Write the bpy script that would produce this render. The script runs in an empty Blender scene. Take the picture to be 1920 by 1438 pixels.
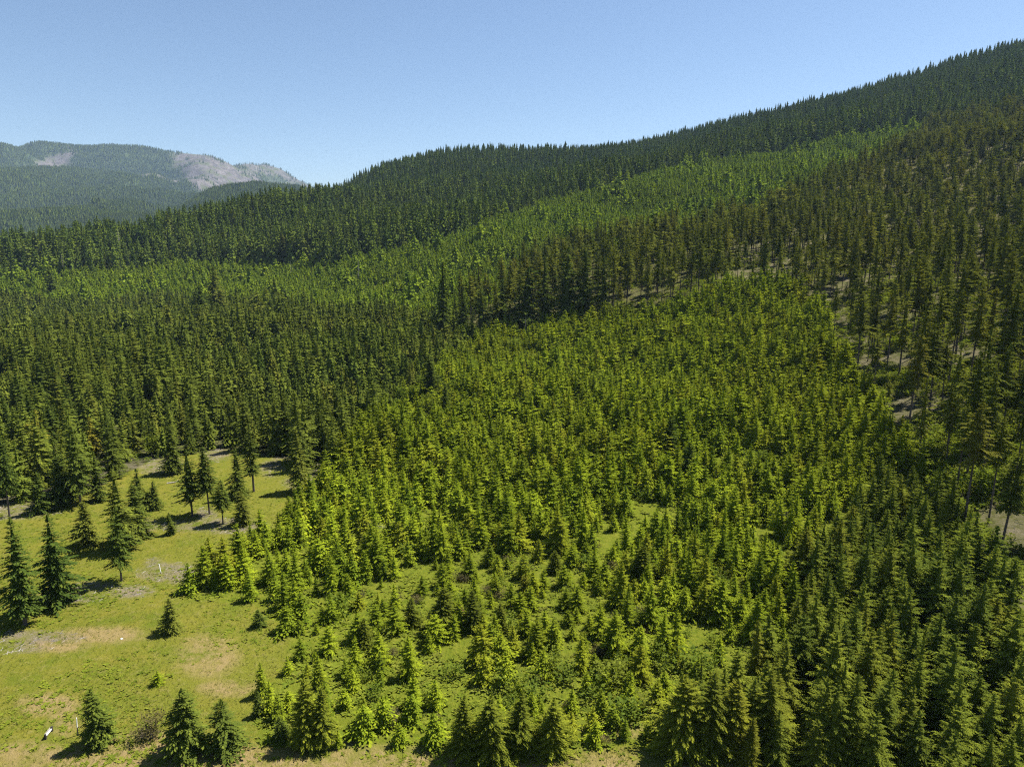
import bpy, math, random
import numpy as np

# ------------------------------------------------------------------ camera, sky, sun, exposure
S = bpy.context.scene
COL = S.collection
W, H_ = 1920.0, 1438.0
PITCH = math.radians(11.5)
CAMZ = 55.0
FPX = 1280.0
cam_d = bpy.data.cameras.new('camera')
cam = bpy.data.objects.new('camera', cam_d)
COL.objects.link(cam)
cam_d.sensor_width = 36.0
cam_d.lens = 36.0 * FPX / W
cam_d.clip_start = 0.5
cam_d.clip_end = 40000
cam.location = (0, 0, CAMZ)
cam.rotation_euler = (math.radians(90) - PITCH, 0, 0)
S.camera = cam

SUN_EL = math.radians(59)
SUN_AZ = (0.88, 0.47)          # horizontal direction towards the sun
world = bpy.data.worlds.new('World')
S.world = world
world.use_nodes = True
nt = world.node_tree
sky = nt.nodes.new('ShaderNodeTexSky')
sky.sky_type = 'NISHITA'
sky.sun_disc = False
sky.sun_elevation = SUN_EL
sky.sun_rotation = math.atan2(SUN_AZ[0], SUN_AZ[1])
sky.altitude = 300
sky.air_density = 1.0
sky.dust_density = 0.4
sky.ozone_density = 3.0
bg = nt.nodes['Background']
bg.inputs['Strength'].default_value = 0.051
nt.links.new(sky.outputs[0], bg.inputs['Color'])

sun_d = bpy.data.lights.new('sun', 'SUN')
sun_d.energy = 5.0
sun_d.angle = math.radians(0.5)
sun_d.color = (1.0, 0.95, 0.87)
sun = bpy.data.objects.new('sun', sun_d)
COL.objects.link(sun)
from mathutils import Vector, noise
sv = Vector((SUN_AZ[0] * math.cos(SUN_EL), SUN_AZ[1] * math.cos(SUN_EL), math.sin(SUN_EL)))
sun.rotation_euler = sv.to_track_quat('Z', 'Y').to_euler()
sun.location = (200, 100, 600)

S.view_settings.view_transform = 'Standard'
S.view_settings.look = 'None'
S.view_settings.exposure = 1.4
S.view_settings.gamma = 1.0
S.view_settings.use_curve_mapping = False
cy = S.cycles
cy.max_bounces = 5
cy.diffuse_bounces = 1
cy.glossy_bounces = 1
cy.transmission_bounces = 2
cy.volume_bounces = 0
cy.transparent_max_bounces = 4
cy.use_denoising = False
cy.use_adaptive_sampling = False
cy.filter_width = 1.2
cy.denoiser = 'OPENIMAGEDENOISE'
cy.denoising_input_passes = 'RGB_ALBEDO_NORMAL'
cy.denoising_prefilter = 'ACCURATE'
cy.caustics_reflective = False
cy.caustics_refractive = False

RS = np.random.RandomState(7)
random.seed(7)

# ------------------------------------------------------------------ pixel <-> world
cp, sp = math.cos(PITCH), math.sin(PITCH)

def ray(px, py):
    u = (px - 960.0) / FPX
    v = (719.0 - py) / FPX
    return u, cp + v * sp, -sp + v * cp

def at_depth(px, py, Y):
    x, y, z = ray(px, py)
    return x / y * Y, Y, CAMZ + z / y * Y

def project(x, y, z):
    x = np.asarray(x, float); y = np.asarray(y, float); z = np.asarray(z, float) - CAMZ
    f = y * cp - z * sp
    up = y * sp + z * cp
    f = np.where(f < 1.0, 1.0, f)
    return 960.0 + FPX * x / f, 719.0 - FPX * up / f, f

def in_poly(px, py, poly):
    px = np.asarray(px, float); py = np.asarray(py, float)
    inside = np.zeros(px.shape, bool)
    n = len(poly)
    for i in range(n):
        x0, y0 = poly[i]; x1, y1 = poly[(i + 1) % n]
        if y0 == y1:
            continue
        c = ((y0 > py) != (y1 > py)) & (px < (x1 - x0) * (py - y0) / (y1 - y0) + x0)
        inside ^= c
    return inside

# ------------------------------------------------------------------ the lie of the land
ctrl = [  # px, py of the ground and its distance north
    (0, 1438, 63.7), (960, 1438, 63.7), (1900, 1430, 64.5), (0, 1175, 91), (960, 1175, 91), (1905, 1075, 100),
    (575, 915, 149.6), (0, 930, 145), (0, 700, 292), (350, 700, 292), (0, 560, 690), (330, 560, 650),
    (1000, 640, 325), (1450, 560, 300), (1250, 800, 186), (960, 900, 155), (1629, 696, 205), (1900, 700, 172),
    (1900, 500, 320), (1900, 280, 600), (1300, 540, 340), (1000, 600, 350), (640, 560, 560), (400, 640, 385),
    (1000, 400, 750), (700, 480, 690), (1300, 440, 550), (1550, 400, 540), (1700, 250, 900), (1400, 290, 950),
    (1200, 340, 860), (200, 500, 760), (0, 510, 750), (450, 412, 950), (250, 440, 900), (0, 485, 850), (650, 385, 1050),
    (800, 420, 900), (850, 298, 1600), (650, 365, 1500), (740, 325, 1550), (1000, 305, 1650), (1150, 298, 1700),
    (1400, 245, 1650), (1600, 200, 1600), (1100, 345, 1200), (1900, 105, 1500), (1750, 155, 1550), (1500, 300, 900),
    (1900, 200, 900), (850, 360, 1150),
]
P = [at_depth(*c) for c in ctrl]
P += [(-200, 0, 0), (0, -150, -2), (200, 0, 8), (200, 70, 13), (-300, 150, 0), (-400, 300, -2), (-600, 500, 0), (-950, 700, 5),
      (210, 110, 27), (350, 150, 55), (500, 300, 105), (700, 500, 170), (1000, 800, 270), (1300, 1200, 400), (1400, 1700, 450),
      (1200, 2000, 380), (-100, 2000, 190), (300, 2200, 180), (800, 2200, 300), (1400, 2600, 350), (-650, 1300, -30),
      (-900, 1100, -50), (-1100, 900, -30), (-420, 1320, 70), (-1100, 1600, -60), (-600, 1900, 0), (-1200, 2600, -40),
      (0, 2650, 100), (-1400, 1200, -40), (-1400, 2000, -60), (-1400, 2750, -60), (-950, 2200, -50), (-700, 2750, -20), (-1400, 800, 0), (-1400, 200, 0), (-300, -150, -2), (300, -150, 10), (-1200, 300, -10)]
P = np.array(P, float)
SC = 400.0

def _phi(r2):
    return 0.5 * r2 * np.log(np.maximum(r2, 1e-12))

def tps_fit(P, lam):
    A = P[:, :2] / SC
    n = len(A)
    d2 = ((A[:, None, :] - A[None, :, :]) ** 2).sum(-1)
    K = _phi(d2) + lam * np.eye(n)
    Q = np.hstack([np.ones((n, 1)), A])
    M = np.block([[K, Q], [Q.T, np.zeros((3, 3))]])
    return np.linalg.solve(M, np.concatenate([P[:, 2], np.zeros(3)])), A

wts, A_ = tps_fit(P, 0.004)
GX0, GX1, GY0, GY1, GS = -1400.0, 1800.0, -250.0, 2750.0, 5.0
gx = np.arange(GX0, GX1 + GS, GS); gy = np.arange(GY0, GY1 + GS, GS)
GZ = np.zeros((len(gy), len(gx)))
XX = gx / SC
for j, yv in enumerate(gy):
    d2 = (XX[:, None] - A_[None, :, 0]) ** 2 + (yv / SC - A_[None, :, 1]) ** 2
    GZ[j] = _phi(d2) @ wts[:-3] + wts[-3] + wts[-2] * XX + wts[-1] * yv / SC
mx, my = np.meshgrid(gx, gy)
far_k = np.clip((my - 150) / 500, 0, 1)
GZ += (0.22 * np.sin(mx * 0.13 + 1.3 * np.sin(my * 0.06)) * np.sin(my * 0.11 + 0.7)
       + far_k * (5.0 * np.sin(mx * 0.017 + 1.1 * np.sin(my * 0.009)) * np.sin(my * 0.013 + 2.0)
                  + 2.5 * np.sin(mx * 0.041 + 2.2) * np.sin(my * 0.033 + mx * 0.012)))

def hz(x, y):
    x = np.clip((np.asarray(x, float) - GX0) / GS, 0, len(gx) - 1.001)
    y = np.clip((np.asarray(y, float) - GY0) / GS, 0, len(gy) - 1.001)
    i = x.astype(int); j = y.astype(int); fx = x - i; fy = y - j
    return (GZ[j, i] * (1 - fx) * (1 - fy) + GZ[j, i + 1] * fx * (1 - fy) + GZ[j + 1, i] * (1 - fx) * fy + GZ[j + 1, i + 1] * fx * fy)

_YS = 45 * np.exp(np.linspace(0, math.log(2600 / 45), 3000))

def ground_at(px, py):
    dx, dy, dz = ray(px, py)
    z = CAMZ + dz / dy * _YS
    g = hz(dx / dy * _YS, _YS)
    k = np.argmax(z <= g)
    Y = _YS[k] if k > 0 else 2600
    x = dx / dy * Y
    return float(x), float(Y), float(hz(x, Y))

def seen(x, y, z, margin=14.0):
    """Which points are not hidden from the viewpoint by the land."""
    ok = np.ones(len(x), bool)
    for t in np.linspace(0.08, 0.97, 40):
        ok &= hz(x * t, y * t) <= CAMZ + (z + margin - CAMZ) * t + 1.0
    return ok

# ------------------------------------------------------------------ small helpers
def tag(o, label=None, cat=None, group=None, kind=None):
    if label: o['label'] = label
    if cat: o['category'] = cat
    if group: o['group'] = group
    if kind: o['kind'] = kind
    return o

def mesh_from(name, V, F, mats=(), matidx=None, attrs=None, smooth=False):
    """V (n,3), F (m,k) -> a mesh with per-point float attributes."""
    me = bpy.data.meshes.new(name)
    V = np.ascontiguousarray(V, np.float32); F = np.ascontiguousarray(F, np.int32)
    m, k = F.shape
    me.vertices.add(len(V)); me.vertices.foreach_set('co', V.ravel())
    me.loops.add(m * k); me.loops.foreach_set('vertex_index', F.ravel())
    me.polygons.add(m)
    me.polygons.foreach_set('loop_start', np.arange(0, m * k, k, dtype=np.int32))
    if matidx is not None:
        me.polygons.foreach_set('material_index', np.ascontiguousarray(matidx, np.int32))
    me.polygons.foreach_set('use_smooth', np.full(m, bool(smooth)))
    for an, av in (attrs or {}).items():
        a = me.attributes.new(an, 'FLOAT', 'POINT')
        a.data.foreach_set('value', np.ascontiguousarray(av, np.float32))
    for mt in mats:
        me.materials.append(mt)
    me.update(calc_edges=True)
    return me

def link(name, me, parent=None):
    o = bpy.data.objects.new(name, me)
    COL.objects.link(o)
    if parent is not None:
        o.parent = parent
    return o

# ------------------------------------------------------------------ materials
def new_mat(name):
    m = bpy.data.materials.new(name)
    m.use_nodes = True
    m.node_tree.nodes.clear()
    return m, m.node_tree.nodes, m.node_tree.links

def node(N, t, **kw):
    n = N.new(t)
    for k, v in kw.items():
        setattr(n, k, v)
    return n

def mixc(N, L, fac, a, b, blend='MIX'):
    n = N.new('ShaderNodeMix'); n.data_type = 'RGBA'; n.blend_type = blend
    for i, v in ((0, fac), (6, a), (7, b)):
        if hasattr(v, 'is_output') or isinstance(v, bpy.types.NodeSocket):
            L.new(v, n.inputs[i])
        else:
            n.inputs[i].default_value = v if i == 0 else (*v, 1.0)
    return n.outputs[2]

def mth(N, L, op, a, b=None, c=None, clamp=False):
    n = N.new('ShaderNodeMath'); n.operation = op; n.use_clamp = clamp
    for i, v in enumerate((a, b, c)):
        if v is None: continue
        if isinstance(v, bpy.types.NodeSocket): L.new(v, n.inputs[i])
        else: n.inputs[i].default_value = v
    return n.outputs[0]

def rampf(N, L, fac, lo, hi):
    n = N.new('ShaderNodeMapRange'); n.clamp = True
    L.new(fac, n.inputs[0]); n.inputs[1].default_value = lo; n.inputs[2].default_value = hi
    return n.outputs[0]

def foliage_mat(name, deep, light, tipc, alt, transl=0.25, blotch=60.0):
    """deep/light: needle colour from tree to tree; tipc: this spring's shoots; alt: the odd yellowed or bluish tree."""
    m, N, L = new_mat(name)
    oi = node(N, 'ShaderNodeObjectInfo')
    ar = node(N, 'ShaderNodeAttribute', attribute_name='rnd')
    at = node(N, 'ShaderNodeAttribute', attribute_name='tip')
    sepc = node(N, 'ShaderNodeSeparateColor'); L.new(oi.outputs['Color'], sepc.inputs[0])
    r = mth(N, L, 'FRACT', mth(N, L, 'ADD', ar.outputs['Fac'], sepc.outputs[0]))
    base = mixc(N, L, r, deep, light)
    r2 = mth(N, L, 'FRACT', mth(N, L, 'MULTIPLY', r, 7.31))
    base = mixc(N, L, rampf(N, L, r2, 0.78, 1.0), base, alt)
    geo = node(N, 'ShaderNodeNewGeometry')
    nz = node(N, 'ShaderNodeTexNoise'); nz.inputs['Scale'].default_value = 1.0 / blotch; nz.inputs['Detail'].default_value = 2
    L.new(geo.outputs['Position'], nz.inputs['Vector'])
    col = mixc(N, L, mth(N, L, 'MULTIPLY', at.outputs['Fac'], rampf(N, L, r, -0.6, 0.9)), base, tipc)
    col = mixc(N, L, mth(N, L, 'MULTIPLY', rampf(N, L, nz.outputs[0], 0.35, 0.65), 0.35), col, alt)
    d = node(N, 'ShaderNodeBsdfDiffuse'); L.new(col, d.inputs[0]); d.inputs['Roughness'].default_value = 0.5
    t = node(N, 'ShaderNodeBsdfTranslucent')
    tc = mixc(N, L, 1.0, col, (1.1, 1.15, 0.5), 'MULTIPLY'); L.new(tc, t.inputs[0])
    mx = node(N, 'ShaderNodeMixShader'); mx.inputs[0].default_value = transl
    L.new(d.outputs[0], mx.inputs[1]); L.new(t.outputs[0], mx.inputs[2])
    o = node(N, 'ShaderNodeOutputMaterial'); L.new(mx.outputs[0], o.inputs[0])
    return m

def plain_mat(name, c1, c2, scale=8.0, rough=0.9):
    m, N, L = new_mat(name)
    tc = node(N, 'ShaderNodeTexCoord')
    nz = node(N, 'ShaderNodeTexNoise'); nz.inputs['Scale'].default_value = scale; nz.inputs['Detail'].default_value = 4
    L.new(tc.outputs['Object'], nz.inputs['Vector'])
    c = mixc(N, L, rampf(N, L, nz.outputs[0], 0.3, 0.7), c1, c2)
    b = node(N, 'ShaderNodeBsdfPrincipled'); L.new(c, b.inputs['Base Color'])
    b.inputs['Roughness'].default_value = rough; b.inputs['Specular IOR Level'].default_value = 0.15
    o = node(N, 'ShaderNodeOutputMaterial'); L.new(b.outputs[0], o.inputs[0])
    return m

M = {}
M['young'] = foliage_mat('young fir needles', (0.068, 0.112, 0.010), (0.185, 0.245, 0.014), (0.360, 0.410, 0.022), (0.180, 0.182, 0.016), 0.20)
M['noble'] = foliage_mat('blue green needles', (0.050, 0.082, 0.015), (0.125, 0.160, 0.020), (0.270, 0.300, 0.028), (0.145, 0.148, 0.018), 0.18)
M['border'] = foliage_mat('border fir needles', (0.046, 0.072, 0.012), (0.115, 0.142, 0.016), (0.330, 0.345, 0.024), (0.140, 0.135, 0.018), 0.18)
M['mature'] = foliage_mat('mature fir needles', (0.030, 0.056, 0.012), (0.115, 0.152, 0.022), (0.250, 0.290, 0.030), (0.125, 0.130, 0.021), 0.15)
M['tall'] = foliage_mat('tall fir needles', (0.038, 0.060, 0.012), (0.120, 0.140, 0.019), (0.280, 0.290, 0.030), (0.140, 0.130, 0.021), 0.15)
M['far'] = foliage_mat('ridge fir needles', (0.034, 0.066, 0.014), (0.112, 0.160, 0.022), (0.220, 0.270, 0.030), (0.095, 0.112, 0.021), 0.12, 120)
M['band'] = foliage_mat('young forest needles', (0.090, 0.150, 0.016), (0.190, 0.262, 0.020), (0.340, 0.410, 0.030), (0.150, 0.185, 0.020), 0.18, 90)
M['leaf'] = foliage_mat('broad leaves', (0.090, 0.145, 0.018), (0.150, 0.195, 0.020), (0.230, 0.270, 0.030), (0.120, 0.120, 0.026), 0.35)
M['shrub'] = foliage_mat('grey shrub leaves', (0.062, 0.058, 0.020), (0.098, 0.088, 0.030), (0.150, 0.136, 0.050), (0.085, 0.070, 0.026), 0.15)
M['fern'] = foliage_mat('fern fronds', (0.100, 0.152, 0.013), (0.180, 0.222, 0.022), (0.250, 0.275, 0.030), (0.160, 0.165, 0.036), 0.35)
M['tuft'] = foliage_mat('grass blades', (0.105, 0.140, 0.018), (0.175, 0.185, 0.030), (0.210, 0.210, 0.036), (0.180, 0.155, 0.048), 0.3)
M['yellowfir'] = foliage_mat('yellowed needles', (0.190, 0.180, 0.022), (0.220, 0.200, 0.024), (0.300, 0.270, 0.030), (0.2, 0.17, 0.03), 0.25)
M['brownfir'] = foliage_mat('browned needles', (0.150, 0.095, 0.045), (0.17, 0.11, 0.05), (0.2, 0.13, 0.06), (0.16, 0.09, 0.05), 0.15)
M['bark'] = plain_mat('dark bark', (0.055, 0.043, 0.036), (0.12, 0.10, 0.085), 3.0)
M['greywood'] = plain_mat('weathered dead wood', (0.20, 0.18, 0.16), (0.36, 0.33, 0.30), 4.0)
M['twig'] = plain_mat('bare grey twigs', (0.12, 0.10, 0.08), (0.24, 0.21, 0.17), 4.0)
M['white'] = plain_mat('white paint', (0.78, 0.78, 0.74), (0.84, 0.84, 0.80), 9.0, 0.6)
M['darkpost'] = plain_mat('dark timber', (0.03, 0.027, 0.024), (0.06, 0.05, 0.045), 6.0)

# ------------------------------------------------------------------ zones (ground points as seen from the air)
MEADOW = [(-500, 1010), (0, 945), (150, 930), (285, 862), (420, 842), (540, 862), (600, 905), (520, 985), (440, 1050), (360, 1090), (350, 1125),
          (480, 1130), (540, 1190), (545, 1250), (490, 1290), (480, 1395), (640, 1402), (850, 1412), (1000, 1408), (1240, 1400), (1215, 1330),
          (1255, 1325), (1300, 1412), (1345, 1445), (1500, 1600), (-500, 1600)]
CLEAR = [(545, 1190), (600, 1120), (700, 1090), (850, 1045), (1000, 1050), (1080, 1035), (1150, 1075), (1160, 1150), (1150, 1200), (1090, 1215), (960, 1185), (800, 1240), (700, 1230), (600, 1250), (545, 1240)]
PLANT = [(345, 1125), (360, 1085), (440, 1050), (520, 985), (600, 905), (720, 800), (830, 700), (900, 645), (1000, 615), (1200, 602), (1350, 562), (1480, 545),
         (1540, 600), (1600, 720), (1700, 850), (1800, 1000), (1850, 1075), (1925, 1150), (2300, 1400), (2300, 1800), (1500, 1600), (1345, 1445), (1300, 1412),
         (1255, 1325), (1215, 1330), (1240, 1400), (1000, 1408), (850, 1412), (640, 1402), (480, 1395), (490, 1290), (545, 1250), (540, 1190), (480, 1130)]
NOBLE = [(1500, 1120), (1560, 1010), (1640, 930), (1760, 950), (1850, 1075), (1925, 1150), (2300, 1400), (2300, 1800), (1500, 1600), (1240, 1410), (1240, 1330), (1330, 1290), (1480, 1230)]
BAND = [(-500, 590), (-500, 535), (0, 527), (100, 520), (350, 503), (560, 500), (640, 497), (760, 472), (900, 432), (1000, 392), (1200, 342), (1400, 300), (1600, 263), (1740, 238),
        (1710, 290), (1520, 370), (1420, 425), (1300, 455), (1150, 478), (1000, 505), (940, 560), (840, 612), (640, 592), (300, 572)]
STAND = [(-500, 1010), (0, 945), (150, 930), (285, 862), (420, 842), (540, 862), (600, 905), (720, 800), (830, 700), (900, 645), (840, 612), (640, 592), (300, 572), (-500, 590)]
TALL = [(840, 612), (940, 560), (1000, 505), (1150, 478), (1300, 455), (1420, 425), (1520, 370), (1710, 290), (1740, 238), (1800, 235), (2500, 150), (2600, 1500), (2300, 1400), (1925, 1150),
        (1850, 1075), (1800, 1000), (1700, 850), (1600, 720), (1540, 600), (1480, 545), (1350, 562), (1200, 602), (1000, 615), (900, 645)]
ALDER = [(690, 840), (740, 745), (800, 660), (850, 625), (905, 640), (1010, 690), (1140, 705), (1120, 760), (960, 790), (860, 760), (780, 830)]

def zone_of(x, y, z):
    """0 far forest, 1 meadow, 2 clearing, 3 plantation, 4 blue-green corner, 5 young band, 6 left stand, 7 tall thinned stand"""
    px, py, _f = project(x, y, z)
    zn = np.zeros(len(x), int)
    near = y < 1000
    zn[in_poly(px, py, TALL) & (y < 900)] = 7
    zn[in_poly(px, py, BAND) & near & (y > 380)] = 5
    zn[in_poly(px, py, STAND) & (y < 720)] = 6
    zn[in_poly(px, py, PLANT) & (y < 420)] = 3
    zn[in_poly(px, py, NOBLE) & (zn == 3)] = 4
    zn[in_poly(px, py, CLEAR) & (zn == 3)] = 2
    zn[in_poly(px, py, MEADOW) & (y < 300)] = 1
    zn[(y < 64) & (x < 40)] = 1
    return zn

# ------------------------------------------------------------------ the ground
rowsY = np.concatenate([np.linspace(-200, 52, 14), 55 * np.exp(np.linspace(0, math.log(2700 / 55), 430))])
cols = np.linspace(-1, 1, 440)
gX = cols[None, :] * (100 + 0.93 * np.maximum(rowsY, 0))[:, None]
gX = gX + 0 * gX
gYm = np.repeat(rowsY[:, None], len(cols), 1)
gZm = hz(gX, gYm)
nr, nc = gX.shape
idx = np.arange(nr * nc).reshape(nr, nc)
F = np.stack([idx[:-1, :-1], idx[:-1, 1:], idx[1:, 1:], idx[1:, :-1]], -1).reshape(-1, 4)
fx, fy, fz = gX.ravel(), gYm.ravel(), gZm.ravel()
zn = zone_of(fx, fy, fz)
gpx, gpy, _ = project(fx, fy, fz)
slash = np.zeros(len(fx)); dry = np.zeros(len(fx)); floor_ = np.zeros(len(fx)); lush = np.zeros(len(fx))
SLASH = [(20, 950, 90, 22), (300, 872, 40, 20), (405, 852, 25, 13), (510, 878, 22, 16), (425, 985, 70, 14), (385, 965, 20, 14), (240, 1108, 45, 12), (130, 1120, 60, 12), (180, 1100, 50, 10),
         (60, 1195, 90, 12), (265, 985, 30, 12), (560, 905, 30, 10), (330, 1075, 70, 18), (600, 895, 20, 16), (290, 1060, 16, 14), (350, 985, 60, 10), (640, 1395, 30, 5), (30, 1215, 60, 8)]
for cx, cy_, rx, ry in SLASH:
    d = ((gpx - cx) / rx) ** 2 + ((gpy - cy_) / ry) ** 2
    slash = np.maximum(slash, np.clip(1.5 - d, 0, 1) * (fy < 250))
DRY = [(700, 1445, 700, 46), (300, 1425, 330, 34), (90, 1320, 60, 22), (120, 1350, 26, 30), (190, 1190, 90, 16), (110, 1210, 60, 14), (390, 1230, 60, 40), (430, 1290, 60, 16), (280, 1390, 120, 20), (60, 1410, 70, 22), (1180, 1370, 120, 14)]
for cx, cy_, rx, ry in DRY:
    d = ((gpx - cx) / rx) ** 2 + ((gpy - cy_) / ry) ** 2
    dry = np.maximum(dry, np.clip(1.4 - d, 0, 1) * (fy < 140))
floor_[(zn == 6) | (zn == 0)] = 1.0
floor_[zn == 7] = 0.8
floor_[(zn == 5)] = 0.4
slash[zn == 7] = 0.20 + 0.32 * (gpx[zn == 7] > 1380)
slash *= np.where(zn == 1, .8, 1.0)
slash[(zn == 6) & (fy < 175)] = 0.5
lush[(zn == 3) | (zn == 2) | (zn == 4)] = 1.0

def ground_mat():
    m, N, L = new_mat('meadow and forest floor')
    tc = node(N, 'ShaderNodeTexCoord')
    def nz(scale, detail=4, rough=0.6):
        n = node(N, 'ShaderNodeTexNoise'); n.inputs['Scale'].default_value = scale; n.inputs['Detail'].default_value = detail
        n.inputs['Roughness'].default_value = rough
        L.new(tc.outputs['Object'], n.inputs['Vector']); return n.outputs[0]
    at = lambda a: node(N, 'ShaderNodeAttribute', attribute_name=a).outputs['Fac']
    big, mid, fine, tiny = nz(0.045), nz(0.22, 5), nz(1.1, 6, 0.7), nz(4.5, 4, 0.7)
    g = mixc(N, L, rampf(N, L, mid, 0.36, 0.64), (0.080, 0.105, 0.011), (0.158, 0.140, 0.022))
    g = mixc(N, L, rampf(N, L, big, 0.35, 0.68), g, (0.124, 0.128, 0.018))
    g = mixc(N, L, mth(N, L, 'MULTIPLY', rampf(N, L, fine, 0.52, 0.70), 0.75), g, (0.176, 0.155, 0.049))
    g = mixc(N, L, mth(N, L, 'MULTIPLY', rampf(N, L, tiny, 0.52, 0.66), 0.55), g, (0.046, 0.067, 0.009))
    lu = mixc(N, L, rampf(N, L, fine, 0.35, 0.65), (0.068, 0.097, 0.009), (0.127, 0.142, 0.015))
    g = mixc(N, L, mth(N, L, 'MULTIPLY', at('lush'), 0.75), g, lu)
    dryc = mixc(N, L, rampf(N, L, fine, 0.3, 0.7), (0.176, 0.137, 0.044), (0.218, 0.166, 0.079))
    df = mth(N, L, 'MULTIPLY', at('dry'), rampf(N, L, mth(N, L, 'ADD', mid, mth(N, L, 'MULTIPLY', fine, 0.5)), 0.52, 0.82))
    g = mixc(N, L, df, g, dryc)
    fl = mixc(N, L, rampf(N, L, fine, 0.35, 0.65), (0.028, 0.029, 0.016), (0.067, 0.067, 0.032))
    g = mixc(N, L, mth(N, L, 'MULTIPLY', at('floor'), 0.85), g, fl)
    sl = mixc(N, L, rampf(N, L, tiny, 0.35, 0.65), (0.090, 0.073, 0.054), (0.213, 0.176, 0.147))
    sf = mth(N, L, 'MULTIPLY', at('slash'), rampf(N, L, mth(N, L, 'ADD', mid, mth(N, L, 'MULTIPLY', fine, 0.7)), 0.70, 1.0))
    g = mixc(N, L, sf, g, sl)
    b = node(N, 'ShaderNodeBsdfDiffuse'); L.new(g, b.inputs[0])
    bp = node(N, 'ShaderNodeBump'); bp.inputs['Strength'].default_value = 0.9; bp.inputs['Distance'].default_value = 0.5
    L.new(mth(N, L, 'ADD', fine, mth(N, L, 'MULTIPLY', tiny, 0.5)), bp.inputs['Height']); L.new(bp.outputs[0], b.inputs['Normal'])
    o = node(N, 'ShaderNodeOutputMaterial'); L.new(b.outputs[0], o.inputs[0])
    return m

M['ground'] = ground_mat()
gme = mesh_from('ground', np.stack([fx, fy, fz], -1), F, [M['ground']], None, dict(slash=slash, dry=dry, floor=floor_, lush=lush), True)
tag(link('ground', gme), 'rolling ground of meadow, clearing and wooded slopes', None, None, 'structure')

# ------------------------------------------------------------------ tree shapes: every tree is a set of small quads
def diamond(p, d, l, w, n, q, bend=0.0):
    e = (p[0] + d[0] * l, p[1] + d[1] * l, p[2] + d[2] * l + bend)
    m = (p[0] + d[0] * l * 0.55, p[1] + d[1] * l * 0.55, p[2] + d[2] * l * 0.55 + bend * 0.3)
    q.append((p, (m[0] + n[0] * w, m[1] + n[1] * w, m[2] + n[2] * w), e, (m[0] - n[0] * w, m[1] - n[1] * w, m[2] - n[2] * w)))

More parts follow.
